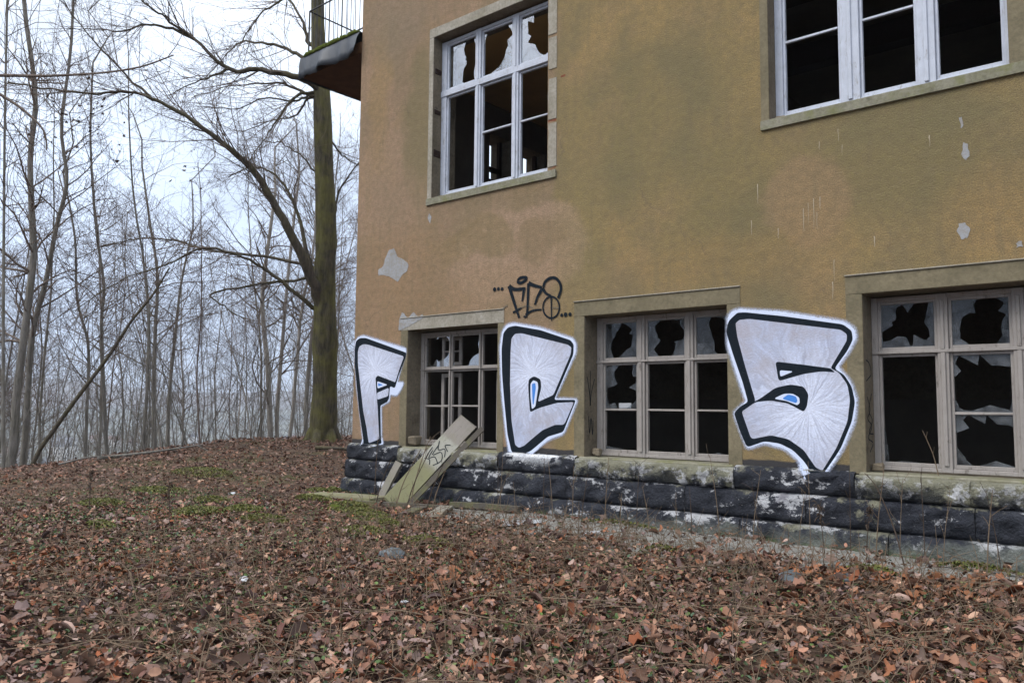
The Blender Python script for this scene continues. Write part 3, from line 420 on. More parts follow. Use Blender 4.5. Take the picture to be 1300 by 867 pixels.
# window surrounds: bands of plaster set 5 mm proud
SP = .005
def band(name, x0, x1, z0, z1, mat, proud=SP, **p):
    return bp(boxes(name, [(x0, x1, -proud, .03, z0, z1)], mat, None, .003, .0, **p))
def surround_low(i, x0, x1, wl, wr):
    pale = M['surround_pale'] if i == 0 else M['surround']
    band('lintel_band', x0-wl, x1+wr, 2.648, 2.815, pale, SP+.002)
    band('jamb_band', x0-wl, x0-.001, 1.03, 2.6475, M['surround']); band('jamb_band', x1+.001, x1+wr, 1.03, 2.6475, M['surround'])
    bp(boxes('drip_edge', [(x0-wl-.004, x1+wr+.004, -SP-.016, .02, 2.8155, 2.828)], M['surround_pale'], None, .003))
for i, (x0, x1) in enumerate(LOW): surround_low(i, x0, x1, .145, .145 if i else .105)
for i, (x0, x1) in enumerate(UPP):
    band('lintel_band', x0-.085, x1+.14, 6.748, 6.88, M['surround_pale' if i == 0 else 'surround'], SP+.002)
    band('sill_band', x0-.085, x1+.14, 4.355, 4.449, M['sill'], SP+.022)
    band('jamb_band', x0-.085, x0-.001, 4.4495, 6.7475, M['surround_pale' if i == 0 else 'surround'])
    if i == 1: band('jamb_band', x1+.001, x1+.14, 4.4495, 6.7475, M['surround'])
    else:                                    # the right jamb of this window has cracked into lengths, brick shows in the gaps
        for z0, z1 in ((4.50, 5.04), (5.09, 5.60), (5.72, 6.12), (6.16, 6.7475)):
            V = []; n = 6
            for k in range(n): V.append((x1+.002+rnd.uniform(0, .02), -SP-.003, z0+(z1-z0)*k/(n-1)))
            V += [(x1+.14, -SP-.003, z1-.004), (x1+.14, -SP-.003, z0)]
            m_ = len(V); V += [(v[0], .05, v[2]) for v in V]
            F = [tuple(range(m_-1, -1, -1)), tuple(range(m_, 2*m_))]+[(k, (k+1) % m_, (k+1) % m_+m_, k+m_) for k in range(m_)]
            bp(mesh_obj('jamb_band', V, F, M['surround_pale']))
        for z0, z1 in ((4.452, 4.50), (5.04, 5.09), (5.60, 5.72), (6.12, 6.16)):
            bp(boxes('brick', [(x1+.001, x1+.135, .001, .09, z0+.002, z1-.002)], M['brick'], None, .004, .003))
        for z, h in ((6.24, .07), (5.66, .06), (5.05, .1)):
            bp(boxes('brick', [(x0-.01, x0+.006, .03, .15, z, z+h)], M['hole'], None, .003, .006))  # raised chunks, their dark colour stands in for shaded holes in the reveal
        bp(boxes('brick', [(x1+.20, x1+.27, -.004, .02, 5.57, 5.60)], M['brick'], None, .003, .008))
# loose plaster crumbs on the ledges
for (x, y, z, s_) in [(-7.62, .1, 1.075, .05), (-5.17, .12, 1.075, .055), (-5.10, .05, 1.07, .03), (-2.13, .12, 1.075, .05), (-2.96, .1, 4.46, .05), (-7.72, .08, 4.46, .03), (-8.15, .08, 1.08, .09)]:
    bp(boxes('plaster_crumb', [(x-s_, x+s_, y-s_*.7, y+s_*.7, z-.02, z+s_)], M['reveal'], None, s_*.25, s_*.3))

# windows -------------------------------------------------------------------
def jag_pane(x0, x1, z0, z1, y, hole, seed):
    """one pane with a jagged break: hole = (cx, cz, rx, rz) in fractions; None = whole"""
    g = random.Random(seed); W_, H_ = x1-x0, z1-z0; cx, cz = x0+hole[0]*W_, z0+hole[1]*H_; rx, rz = hole[2]*W_, hole[3]*H_
    A = sorted([k*2*math.pi/24+g.uniform(-.1, .1) for k in range(24)]+[math.atan2(zz-cz, xx-cx) % (2*math.pi) for xx in (x0, x1) for zz in (z0, z1)])
    I, O = [], []; ph_ = [g.uniform(0, 6.28) for _ in range(3)]
    for a in A:
        ca, sa = math.cos(a), math.sin(a); t = min(((x1-cx)/ca if ca > 0 else (x0-cx)/ca) if abs(ca) > 1e-6 else 9, ((z1-cz)/sa if sa > 0 else (z0-cz)/sa) if abs(sa) > 1e-6 else 9)
        r = 1/math.hypot(ca/rx, sa/rz)*(1+.20*math.sin(2*a+ph_[0])+.13*math.sin(3*a+ph_[1])+.09*math.sin(5*a+ph_[2]))*(g.choice((.55, .7, 1.25)) if g.random() < .14 else g.uniform(.97, 1.04))
        O.append((cx+ca*t, cz+sa*t)); r = min(r, t*.999); I.append((cx+ca*r, cz+sa*r))
    n = len(A); on = [not (math.dist(I[k], O[k]) < .012 and math.dist(I[(k+1) % n], O[(k+1) % n]) < .012) for k in range(n)]
    if all(on): runs = [(0, n, True)]
    else:
        st = on.index(False); runs = []; k = 0
        while k < n:
            if on[(st+k) % n]:
                j = k
                while j < n and on[(st+j) % n]: j += 1
                runs.append(((st+k) % n, j-k, False)); k = j
            else: k += 1
    outp = []
    for st, ln, closed in runs:                 # every piece of glass left standing is its own pane
        m_ = ln if closed else ln+1; ix = [(st+q) % n for q in range(m_)]; V = []; F = []
        for yy in (y, y+.003): V += [(I[q][0], yy, I[q][1]) for q in ix]+[(O[q][0], yy, O[q][1]) for q in ix]
        for q in range(ln):
            q2 = (q+1) % m_; F += [(q, q2, m_+q2, m_+q), (2*m_+q, 3*m_+q, 3*m_+q2, 2*m_+q2), (q, 2*m_+q, 2*m_+q2, q2)]
        outp.append((V, F))
    return outp
def shard(pts, y):
    n = len(pts); V = [(p[0], y, p[1]) for p in pts]+[(p[0], y+.003, p[1]) for p in pts]
    return [(V, [tuple(range(n)), tuple(range(2*n-1, n-1, -1))]+[(k, n+k, n+(k+1) % n, (k+1) % n) for k in range(n)])]
def window(x0, x1, z0, z1, d, cuts, tr, mat, glass, top_holes, low, seed, label, bottom=.06):
    """cuts: (stile right edge, mullions..., right stile left edge); tr = transom (z0, z1); low: per light (bar z or None, [shards])"""
    cuts = (cuts[0]-.022, [(a+.022, b-.022) for a, b in cuts[1]], cuts[2]+.022); tr = (tr[0]+.022, tr[1]-.026); bottom -= .022
    bx = [(x0, cuts[0], d-.03, d+.06, z0, z1)]
    lights = []; px = cuts[0]
    for a, b in cuts[1]: lights.append((px, a)); bx.append((a, b, d-.034, d+.06, z0+.001, z1-.001)); px = b
    for a, b in cuts[1]:
        if b-a > .06: bx.append(((a+b)/2-.018, (a+b)/2+.018, d-.05, d-.0335, z0+.06, tr[0]-.002)); bx.append(((a+b)/2-.014, (a+b)/2+.014, d-.046, d-.0335, tr[1]+.002, z1-.06))
    lights.append((px, cuts[2])); bx.append((cuts[2], x1, d-.03, d+.06, z0, z1))
    bx += [(x0+.001, x1-.001, d-.026, d+.058, z1-.042, z1-.0005), (x0+.001, x1-.001, d-.026, d+.058, z0+.0005, z0+bottom), (x0+.001, x1-.001, d-.045, d+.055, tr[0], tr[1])]
    wo = bp(boxes('window', bx, mat, None, .004, .0015, label=label))
    def sub(o): o.parent = wo; return o
    for li, (a, b) in enumerate(lights):
        s = .026
        for (q0, q1) in ((tr[1], z1-.042), (z0+bottom, tr[0])):
            sub(boxes('sash', [(a+.001, a+s, d-.010, d+.03, q0+.001, q1-.001), (b-s, b-.001, d-.010, d+.03, q0+.001, q1-.001), (a+s, b-s, d-.009, d+.029, q0+.001, q0+.035), (a+s, b-s, d-.009, d+.029, q1-.026, q1-.001)], mat, None, .003, .0012))
        h = top_holes[li]
        if h:
            for V, F in jag_pane(a+s, b-s, tr[1]+.035, z1-.068, d+.004, h, seed+li): sub(mesh_obj('pane', V, F, glass))
        bar, sh = low[li]
        if bar: sub(boxes('glazing_bar', [(a+s, b-s, d-.012, d+.02, bar-.011, bar+.011)], mat, None, .003, .002))
        for it in sh:
            if it[0] == 'h':
                gp = jag_pane(a+s, b-s, (bar+.011) if it[1] == 'u' else z0+bottom+.035, (tr[0]-.026) if it[1] == 'u' or not bar else bar-.011, d+.004, it[2:], seed+10+li)
            else:
                zb0 = z0+bottom+.03; hh = tr[0]-.026-zb0; gp = shard([(a+s+p[0]*(b-a-2*s), zb0+p[1]*hh) for p in it[1:]], d+.006)
            for V, F in gp: sub(mesh_obj('pane', V, F, glass))
    return wo
S = 's'; H = 'h'
window(-8.249, -6.586, 1.06, 2.62, .28, (-8.165, [(-7.708, -7.645), (-7.151, -7.081)], -6.66), (2.075, 2.135), M['paint_low'], M['glass_low'],
    [(.5, .62, .46, .62), (.42, .7, .75, .75), (.35, .6, .8, .7)], [(1.60, []), (1.604, []), (None, [])], 11, 'grey three light window with a plank leaning on its sill')
window(-5.255, -3.509, 1.05, 2.64, .28, (-5.155, [(-4.728, -4.59), (-4.128, -3.993)], -3.60), (2.09, 2.163), M['paint_low'], M['glass_low'],
    [(.52, .5, .34, .46), (.55, .52, .44, .47), (.75, .5, .36, .46)], [(1.577, [(H, 'u', .55, .48, .46, .58), (S, (0, 0), (.6, 0), (.5, .02), (.2, .03), (0, .05))]), (1.577, []), (1.577, [(S, (.3, 0), (.9, 0), (.6, .025), (.5, .012))])], 23, 'grey three light window between the two large letters')
window(-2.199, -.451, 1.06, 2.63, .28, (-2.125, [(-1.673, -1.542), (-1.103, -.97)], -.53), (2.085, 2.16), M['paint_low'], M['glass_low'],
    [(.52, .5, .46, .44), (.56, .52, .38, .60), (.5, .5, .3, .4)], [(None, [(S, (0, 0), (.08, 0), (.05, .2), (.02, .3), (0, .33)), (S, (.1, 0), (.7, 0), (.6, .012), (.3, .02))]),
     (1.577, [(H, 'u', .5, .5, .60, .54), (H, 'l', .58, .5, .56, .56)]), (1.577, [])], 37, 'grey three light window with the most glass left in it, at the right edge')
window(-7.829, -5.811, 4.47, 6.72, .19, (-7.71, [(-7.20, -7.06), (-6.54, -6.395)], -5.885), (5.90, 6.03), M['paint_up'], M['glass_up'],
    [(.78, .5, .24, .55), (.42, .62, .5, .62), (.62, .6, .42, .56)], [(None, []), (5.26, []), (5.26, [])], 41, 'white upper window with jagged glass and brick showing in its jamb', .085)
window(-3.029, -.991, 4.47, 6.72, .19, (-2.93, [(-2.407, -2.19), (-1.735, -1.546)], -1.06), (5.90, 6.03), M['paint_up'], M['glass_up'],
    [(.5, .5, .4, .4), (.5, .5, .5, .5), (.5, .5, .4, .6)], [(5.28, []), (5.28, []), (5.28, [])], 53, 'white upper window without glass, cut by the top right edge', .085)
# inner casements still hanging behind the left window
for (a, b, z0, z1) in ((-7.98, -7.60, 1.16, 2.05), (-6.95, -6.72, 1.16, 2.05), (-7.98, -7.6, 2.16, 2.56)):
    bp(boxes('inner_casement', [(a, a+.05, .40, .435, z0, z1), (b-.05, b, .40, .435, z0, z1), (a+.05, b-.05, .401, .434, z0, z0+.05), (a+.05, b-.05, .401, .434, z1-.05, z1), (a+.05, b-.05, .405, .43, (z0+z1)/2-.012, (z0+z1)/2+.012)], M['paint_low'], None, .003))
# interior odds and ends seen through the lower windows
bp(boxes('paper_sheet', [(-5.02, -4.86, .36, .37, 1.595, 1.65)], M['scrap'], None, 0, .006))
bp(boxes('inner_sill', [(a+.002, b-.002, .36, .62, 1.0, 1.035) for a, b in LOW[:1]], M['reveal'], None, .004)); bp(boxes('inner_sill', [(LOW[1][0]+.002, LOW[1][1]-.002, .36, .62, 1.0, 1.035)], M['reveal'], None, .004)); bp(boxes('inner_sill', [(LOW[2][0]+.002, LOW[2][1]-.002, .36, .62, 1.0, 1.035)], M['reveal'], None, .004))

# plinth ----------------------------------------------------------------------
def rock(x0, x1, y0, y1, z0, z1, bulge, seed, mat, parent, top_slope=.02, nx=None, name='stone'):
    """a rock-faced block: front pillowed and chipped, upper edge weathered back"""
    g = random.Random(seed); nx = nx or max(5, int((x1-x0)/.06)); nz = 7; V = []; F = []
    ph = [g.uniform(0, 6.28) for _ in range(6)]
    for j in range(nz+1):
        for i in range(nx+1):
            u, t = i/nx, j/nz; x = x0+(x1-x0)*u; e_ = min(u, 1-u)*(x1-x0)
            pil = bulge*(.45+.55*min(1, e_/.04))*(math.sin(math.pi*min(max(t*1.02-.02, 0), 1))**.28)
            nn = .014*math.sin(x*7+ph[0]+t*3)+.013*math.sin(x*17+ph[1]-t*7)+.010*math.sin(x*31+ph[2]+t*11)+g.uniform(-.011, .011)
            edge = (0 if j in (0,) else 1)
            z = z0+(z1-z0)*t+(.008*math.sin(x*9+ph[3])+g.uniform(-.006, .006) if j in (nz-1, nz-2) else 0)
            V.append((x, y0-pil-nn*edge*(.35 if i in (0, nx) or j == nz else 1)+(.02 if j == 0 else 0), z))
    n0 = len(V)
    for i in range(nx+1): V.append((x0+(x1-x0)*i/nx, y1, z1+top_slope))
    for i in range(nx+1): V.append((x0+(x1-x0)*i/nx, y1, z0))
    for j in range(nz):
        for i in range(nx): a = j*(nx+1)+i; F.append((a, a+1, a+nx+2, a+nx+1))
    for i in range(nx):
        a = nz*(nx+1)+i; F.append((a, a+1, n0+i+1, n0+i)); F.append((i+1, i, n0+nx+1+i, n0+nx+2+i))
    F.append(tuple([j*(nx+1) for j in range(nz, -1, -1)]+[n0+nx+1, n0])); F.append(tuple([j*(nx+1)+nx for j in range(nz+1)]+[n0+nx, n0+2*nx+1][::-1])[::1])
    o = mesh_obj(name, V, F, mat, None, True); o.parent = parent; return o
PL = bp(boxes('plinth', [(XL-.015, XR, -.028, .2, .1, 1.0), (XL-.015, XL+.2, .2, YB, .1, 1.0)], M['stone'], label='tarred black stone plinth flaking white and green'))
def course(edges, yf, z0, z1, bulge, seed):
    for k in range(len(edges)-1):
        rock(edges[k]+.002, edges[k+1]-.002, yf, -.0, z0+.004, z1-.006, bulge, seed+k, M['stone'], PL)
course([-9.45, -8.337], -.058, .815, 1.035, .026, 100); course([-6.505, -5.345], -.058, .815, 1.035, .026, 110); course([-3.428, -2.288], -.058, .815, 1.035, .026, 120); course([-.368, 1.1, 2.6], -.058, .815, 1.035, .026, 130)
course([-9.47, -8.1, -6.75, -5.45, -3.95, -2.72, -1.35, .1, 1.4, 2.6], -.075, .545, .81, .028, 200)
course([-9.50, -8.7, -7.2, -5.95, -4.7, -3.35, -2.0, -.7, .8, 2.6], -.115, .22, .54, .032, 300)
for k, (x0, x1) in enumerate(LOW):          # the window sills take the place of the top course
    ed = [x0-.085, x0+.62+.1*k, x1+.08] if k else [x0-.085, x1+.08]
    for q in range(len(ed)-1): rock(ed[q]+.002, ed[q+1]-.002, -.066, -.03, .815, 1.012, .03, 400+k*10+q, M['sillstone'], PL, .012)
    bp(boxes('sill', [(x0-.06, x1+.06, -.031, .30, .98, 1.045)], M['sill'], None, .012, .004))
# return of the courses along the left side
for k, (yf, z0, z1) in enumerate(((.03, .815, 1.03), (.05, .545, .81), (.08, .22, .54))):
    for q in range(6):
        o = boxes('stone', [(XL-yf, XL, .004+q*1.4, 1.396+q*1.4, z0+.005, z1-.006)], M['stone'], None, .02, .012); o.parent = PL

# balcony stub at the left corner ------------------------------------------------
bal = bp(boxes('balcony', [(-10.93, XL-.002, -.02, 3.2, 6.98, 7.16)], M['rust'], None, .006, label='balcony slab with lead flashing, mossy top and wire railing'))
def fascia():
    V = []; F = []; n = 26
    for i in range(n+1):
        t = i/n; x = -10.97+1.55*t; wv = .03*math.sin(t*11)+.02*math.sin(t*23+1)+.012*math.sin(t*41)
        zb = 6.94+.035*abs(math.sin(t*8.3+.6))+rnd.uniform(-.012, .012)
        V += [(x, -.045-.5*wv*0, 7.31), (x, -.075+wv*.6, 7.2), (x, -.085+wv, 7.08), (x, -.10+wv*1.4, zb), (x, -.085+wv*1.4, zb)]
    for i in range(n):
        for j in range(4): F.append((i*5+j, (i+1)*5+j, (i+1)*5+j+1, i*5+j+1))
    k = len(V)
    V += [(-10.97, -.045, 7.31), (-9.42, -.045, 7.31), (-9.42, 3.2, 7.33), (-10.97, 3.2, 7.33), (-10.97, 3.2, 7.0), (-10.97, -.06, 6.96)]
    F += [(k, k+1, k+2, k+3), (k, k+3, k+4, k+5)]
    o = mesh_obj('flashing', V, F, M['metal'], None, True); o.parent = bal
fascia()
mt = Tubes()
for i in range(60):
    x = rnd.uniform(-10.8, -9.5); L_ = rnd.uniform(.04, .12); mt.add([(x-L_, rnd.uniform(-.06, -.03), 7.312), (x, -.045, 7.335+rnd.uniform(0, .02)), (x+L_, rnd.uniform(-.06, -.03), 7.312)], [.008, .03, .008], 6)
o = mt.build('moss_tuft', M['moss']); o.parent = bal
def rod(name, a, b, r, parent, mat=None, sides=6):
    tb = Tubes(); tb.add([a, b], [r, r], sides); o = tb.build(name, mat or M['wire']); o.parent = parent; return o
xb = -10.85
rod('rail', (xb, .03, 7.40), (XL, .03, 7.40), .014, bal); rod('rail', (xb, .03, 8.12), (XL, .03, 8.12), .014, bal); rod('rail', (xb, .03, 8.12), (xb, 3.1, 8.12), .014, bal); rod('rail', (xb, .03, 7.40), (xb, 3.1, 7.40), .012, bal)
rod('post', (xb, .03, 7.30), (xb, .03, 8.12), .014, bal)
for k in range(1, 13): rod('railing_bar', (xb+k*.11, .03, 7.33), (xb+k*.11, .03, 8.9), .006, bal)
for k in range(1, 24): rod('railing_bar', (xb, .03+k*.13, 7.33), (xb, .03+k*.13, 8.9), .005, bal)

# graffiti ---------------------------------------------------------------------
ZP = 1.035
def wall_y(z, lift):           # paint follows the wall and drops onto the plinth below it
    if z > ZP-.002: return -SP-.003-lift
    return -.062-lift
def poly_into(bm, pts, lift, midx):
    tri = tessellate_polygon([[Vector((p[0], p[1], 0)) for p in pts]])
    vs_ = [bm.verts.new((p[0], 0, p[1])) for p in pts]; fs = []
    for t in tri:
        try: f = bm.faces.new([vs_[i] for i in t]); f.material_index = midx; fs.append(f)
        except ValueError: pass
    if min(p[1] for p in pts) < ZP:
        for zz in (ZP, ZP-.004):
            vv = list({v for f in fs for v in f.verts}); ee = list({e for f in fs for e in f.edges})
            r = bmesh.ops.bisect_plane(bm, geom=vv+ee+fs, plane_co=(0, 0, zz), plane_no=(0, 0, 1)); 
            fs = [g for g in r['geom'] if isinstance(g, bmesh.types.BMFace)]
    for v in {v for f in fs for v in f.verts}: v.co.y = wall_y(v.co.z, lift)
    for f in fs:
        f.normal_update()
        if f.normal.y > 0: f.normal_flip()
def rounded(pts, k=3):
    """cut corners slightly so sprayed strokes have no razor edges"""
    P = [Vector(p) for p in pts]; n = len(P); o = []
    for i in range(n):
        a, b, c = P[i-1], P[i], P[(i+1) % n]; d = min((a-b).length, (c-b).length, .11)*.30
        p, q = b+(a-b).normalized()*d, b+(c-b).normalized()*d
        for s in range(k+1): t = s/k; o.append(p*(1-t)**2+b*2*t*(1-t)+q*t*t)
    return [(v.x, v.y) for v in o]
def offset_ring(pts, d):
    n = len(pts); o = []
    area = sum(pts[i-1][0]*pts[i][1]-pts[i][0]*pts[i-1][1] for i in range(n)); sg = 1 if area > 0 else -1
    for i in range(n):
        a, c = Vector(pts[i-1]), Vector(pts[(i+1) % n]); t = (c-a).normalized(); o.append((pts[i][0]+sg*t.y*d, pts[i][1]-sg*t.x*d))
    return o
def letter(D, lab):
    bm = bmesh.new(); ms = [M['spray_white'], M['spray_dark'], make_spray('spray_silver', (.5, .5, .55), D['ctr']), M['spray_blue']]
    D['halo'] = offset_ring(D['halo'], -.023); poly_into(bm, rounded(D['halo']), .0, 0); poly_into(bm, rounded(D['dark']), .0006, 1); poly_into(bm, rounded(D['fill']), .0012, 2)
    k = .0018
    for grp, mi_ in (('dark2', 1), ('fill2', 2), ('white', 0), ('blue', 3)):
        for pl in D[grp]: poly_into(bm, rounded(pl), k, mi_)
        k += .0006
    me = bpy.data.meshes.new('graffiti_letter'); bm.to_mesh(me); bm.free()
    for m in ms: me.materials.append(m)
    o = bpy.data.objects.new('graffiti_letter', me); link(o, wall, label=lab)
    ring = rounded(D['halo']); ri = offset_ring(ring, -.01); ro = offset_ring(ring, .036); n = len(ring); V = []; fade = []
    for r_, fd in ((ri, 1.), (ring, .9), (offset_ring(ring, .012), .5), (ro, .0)):
        V += [(p[0], wall_y(p[1], -.0012 if fd < .9 else -.0008), p[1]) for p in r_]; fade += [fd]*n
    F = [(q*n+i, q*n+(i+1) % n, (q+1)*n+(i+1) % n, (q+1)*n+i) for q in range(3) for i in range(n)]
    o = mesh_obj('overspray', V, F, M['over'], wall); a = o.data.attributes.new('fade', 'FLOAT', 'POINT'); a.data.foreach_set('value', fade)
letter(LETTER_F, 'tall silver letter F with black outline'); letter(LETTER_C, 'silver letter C with black outline and blue slit'); letter(NUMERAL, 'big silver numeral 5 with black outline and blue eye')
def stroke(bm, pts, wd, lift, taper=True):
    P = smooth_path(np.array(pts), max(2, len(pts)*3) if len(pts) > 2 else 4); n = len(P); row = []
    for i in range(n):
        t = P[min(i+1, n-1)]-P[max(i-1, 0)]; t = t/(np.linalg.norm(t)+1e-9); nn = np.array([-t[1], t[0]])
        h = wd/2*(1.1-.45*i/(n-1) if taper else 1); row.append([bm.verts.new((*((P[i]+s_*nn*h)[[0]]), 0, (P[i]+s_*nn*h)[1])) for s_ in (1, -1)])
    for i in range(n-1): bm.faces.new((row[i][0], row[i][1], row[i+1][1], row[i+1][0]))
    for r_ in row:
        for v in r_: v.co.y = wall_y(v.co.z, lift)
bm = bmesh.new()
for k, (pts, wd) in enumerate(TAG):
    if len(pts) == 2 and math.dist(*pts) < .01:
        c = pts[0]; vs_ = [bm.verts.new((c[0]+math.cos(a)*wd*.55, wall_y(2, .0), c[1]+math.sin(a)*wd*.55)) for a in np.linspace(0, 2*np.pi, 11)[:-1]]; bm.faces.new(vs_)
    else: stroke(bm, pts, wd, .0003*(k % 4), len(pts) < 6)
me = bpy.data.meshes.new('graffiti_tag'); bm.to_mesh(me); bm.free(); me.materials.append(M['spray_dark']); link(bpy.data.objects.new('graffiti_tag', me), wall, label='thin black scribbled tag FLC8 between dots')
bm = bmesh.new()     # grey scribbles under the tag, scratches in the window reveals
for pts, wd in (([(-6.5, 2.83), (-6.42, 2.86)], .02), ([(-6.28, 2.80), (-6.10, 2.83), (-6.0, 2.78)], .015), ([(-5.72, 2.78), (-5.6, 2.76)], .015)): stroke(bm, pts, wd, 0)
me = bpy.data.meshes.new('paint_smear'); bm.to_mesh(me); bm.free(); me.materials.append(M['reveal']); link(bpy.data.objects.new('paint_smear', me), wall)
def reveal_scribble(x, zs, pts_list, wd):
    V = []; F = []
    for pts in pts_list:
        P = smooth_path(np.array(pts), len(pts)*4); n = len(P); k = len(V)
        for i in range(n):
            t = P[min(i+1, n-1)]-P[max(i-1, 0)]; t = t/(np.linalg.norm(t)+1e-9)
            for s_ in (1, -1): V.append((x+.003, P[i][0]-s_*t[1]*wd/2, P[i][1]+s_*t[0]*wd/2))
        F += [(k+2*i, k+2*i+1, k+2*i+3, k+2*i+2) for i in range(n-1)]
    mesh_obj('reveal_scribble', V, F, M['spray_dark'], wall)
reveal_scribble(-5.256, 0, [[(.05, 1.95), (.1, 1.75), (.11, 1.62)], [(.12, 2.02), (.11, 1.8), (.11, 1.62)], [(.2, 1.93), (.13, 1.75), (.12, 1.62)], [(.08, 1.5), (.1, 1.3), (.13, 1.48), (.16, 1.28), (.17, 1.45)]], .012)
reveal_scribble(-2.20, 0, [[(.05, 2.05), (.15, 2.02), (.2, 1.93), (.1, 1.88), (.05, 1.86)], [(.06, 1.72), (.14, 1.6), (.06, 1.52), (.18, 1.45), (.06, 1.35), (.2, 1.3), (.1, 1.22)], [(.2, 1.75), (.1, 1.6), (.2, 1.5), (.09, 1.4), (.22, 1.38)]], .012)

# bare render patches, white drips ------------------------------------------------
for k, pts in enumerate(PATCHES):
    P = []
    for i in range(len(pts)):
        a, b = Vector(pts[i]), Vector(pts[(i+1) % len(pts)])
        for t in (0, .33, .66): q = a.lerp(b, t); P.append((q.x+rnd.uniform(-.006, .006), q.y+rnd.uniform(-.006, .006)))
    bm = bmesh.new(); poly_into(bm, P, -.0045 if k != 1 else .003, 0); me = bpy.data.meshes.new('render_patch'); bm.to_mesh(me); bm.free(); me.materials.append(M['render_patch']); link(bpy.data.objects.new('render_patch', me), wall)
for (x, z), l in DRIPS:
    V = []; F = []; n = 6; k = 0; wd = rnd.uniform(.0025, .0055)
    for i in range(n): 
        t = i/(n-1); q = wd*(1-.75*t)*rnd.uniform(.6, 1.2); xx = x+rnd.uniform(-.003, .003); V += [(xx-q, -.003, z-l*t), (xx+q, -.003, z-l*t)]
    F += [(k+2*i, k+2*i+1, k+2*i+3, k+2*i+2) for i in range(n-1)]
    mesh_obj('paint_drip', V, F, M['white_paint'], wall)
# white spray spilling on the plinth ledge under the letter C
for x0, x1 in ((-6.2, -5.5), (-6.4, -6.05)):
    V = []; fade = []; n = 22
    for i in range(n):
        x = x0+(x1-x0)*i/(n-1); e_ = math.sin(math.pi*i/(n-1)); dz = .04+.05*e_+rnd.uniform(0, .035)
        V += [(x, -.02, 1.041), (x, -.066, 1.032), (x, -.092, 1.0), (x, -.094, 1.0-dz)]; fade += [.75*min(1, 2*e_), .8*min(1, 2*e_), .55*min(1, 2*e_), 0]
    F = [(4*i+j, 4*i+j+1, 4*i+j+5, 4*i+j+4) for i in range(n-1) for j in range(3)]
    o = mesh_obj('paint_spill', V, F, M['over_white'], wall); a = o.data.attributes.new('fade', 'FLOAT', 'POINT'); a.data.foreach_set('value', fade)
# ------------------------------------------------------------------ planks
def plank(name, p0, p1, wdt, thk, mat, label, nrm=None, roll=0.0, group=None, cat='plank', L0=None, notch=True):
    """a sawn board from p0 to p1; its local X runs along it"""
    p0, p1 = Vector(p0), Vector(p1); x = (p1-p0); L_ = x.length; x.normalize(); n = Vector(nrm or (0, 0, 1)); y = n.cross(x).normalized(); z = x.cross(y)
    bm = bmesh.new(); k = 9; rows = []
    for i in range(k):
        u = L_*i/(k-1); bow = .008*math.sin(math.pi*i/(k-1)); r_ = []
        for (sy, sz) in ((-1, 0), (1, 0), (1, 1), (-1, 1)):
            e_ = rnd.uniform(-.004, .004)+(rnd.uniform(-.02, .02) if notch and i in (0, k-1) else 0)
            r_.append(bm.verts.new((u+(e_ if i in (0, k-1) else 0), sy*wdt/2+rnd.uniform(-.003, .003), sz*thk+bow-thk/2)))
        rows.append(r_)
    for i in range(k-1):
        for j in range(4): bm.faces.new((rows[i][j], rows[i][(j+1) % 4], rows[i+1][(j+1) % 4], rows[i+1][j]))
    bm.faces.new(rows[0][::-1]); bm.faces.new(rows[-1]); bmesh.ops.recalc_face_normals(bm, faces=bm.faces[:])
    me = bpy.data.meshes.new(name); bm.to_mesh(me); bm.free(); me.materials.append(mat)
    o = bpy.data.objects.new(name, me); o.matrix_world = Matrix(((x.x, y.x, z.x, p0.x), (x.y, y.y, z.y, p0.y), (x.z, y.z, z.z, p0.z), (0, 0, 0, 1)))
    return link(o, None, label=label, category=cat, group=group)
lb = plank('plank', (-7.72, -.70, gh(-7.72, -.7)+.03), (-7.26, .2, 1.40), .27, .04, M['board'], 'long board leaning from the ground through the left lower window', nrm=(.62, -.75, .42))
plank('plank', (-7.50, -.66, gh(-7.5, -.66)+.0), (-7.03, .22, 1.31), .07, .03, M['darkboard'], 'thin dark lath under the right edge of the leaning board', nrm=(.62, -.75, .42))
V = []; F = []
for pts in ([(.66, -.09), (.70, .0), (.64, .05), (.75, .08)], [(.6, -.06), (.72, -.1), (.8, -.02), (.7, .04), (.85, .07)], [(.78, -.1), (.86, -.03), (.8, .03), (.9, .1)], [(.62, .08), (.7, .1), (.78, .11)], [(.86, -.08), (.9, .0), (.95, -.05)], [(.58, -.02), (.63, .03), (.60, .09)]):
    P = smooth_path(np.array(pts), 14); k = len(V)
    for i in range(14):
        t = P[min(i+1, 13)]-P[max(i-1, 0)]; t = t/(np.linalg.norm(t)+1e-9)
        for s_ in (1, -1): V.append((P[i][0]+.10-s_*t[1]*.0055, P[i][1]+s_*t[0]*.0055, .0315))
    F += [(k+2*i, k+2*i+1, k+2*i+3, k+2*i+2) for i in range(13)]
o = mesh_obj('board_scribble', V, F, M['spray_dark'], lb)
z_ = gh(-8.4, -.3)
plank('plank', (-8.36, -.34, z_), (-8.20, -.155, z_+.50), .11, .05, M['greyboard'], 'short grey stub of board propped against the plinth', nrm=(.2, -.9, .3), notch=False)
plank('plank', (-9.3, -.78, .37), (-8.0, -.66, .40), .36, .035, M['oldboard'], 'wide mossy board lying flat at the building corner')
plank('plank', (-8.1, -1.02, .37), (-6.75, -.62, .38), .09, .06, M['darkboard'], 'dark wet beam lying in the leaves below the leaning board')
plank('plank', (-6.95, -.42, .40), (-6.0, -.26, .41), .10, .06, M['darkboard'], 'dark mossy beam lying against the foot of the plinth')
plank('plank', (-6.40, -1.30, .365), (-6.82, -.62, .40), .16, .03, M['greyboard'], 'short grey board pointing away from the plinth on the apron')
plank('plank', (-6.85, -1.28, .365), (-7.1, -.72, .385), .14, .03, M['darkboard'], 'damp short board beside the beam in the leaves')
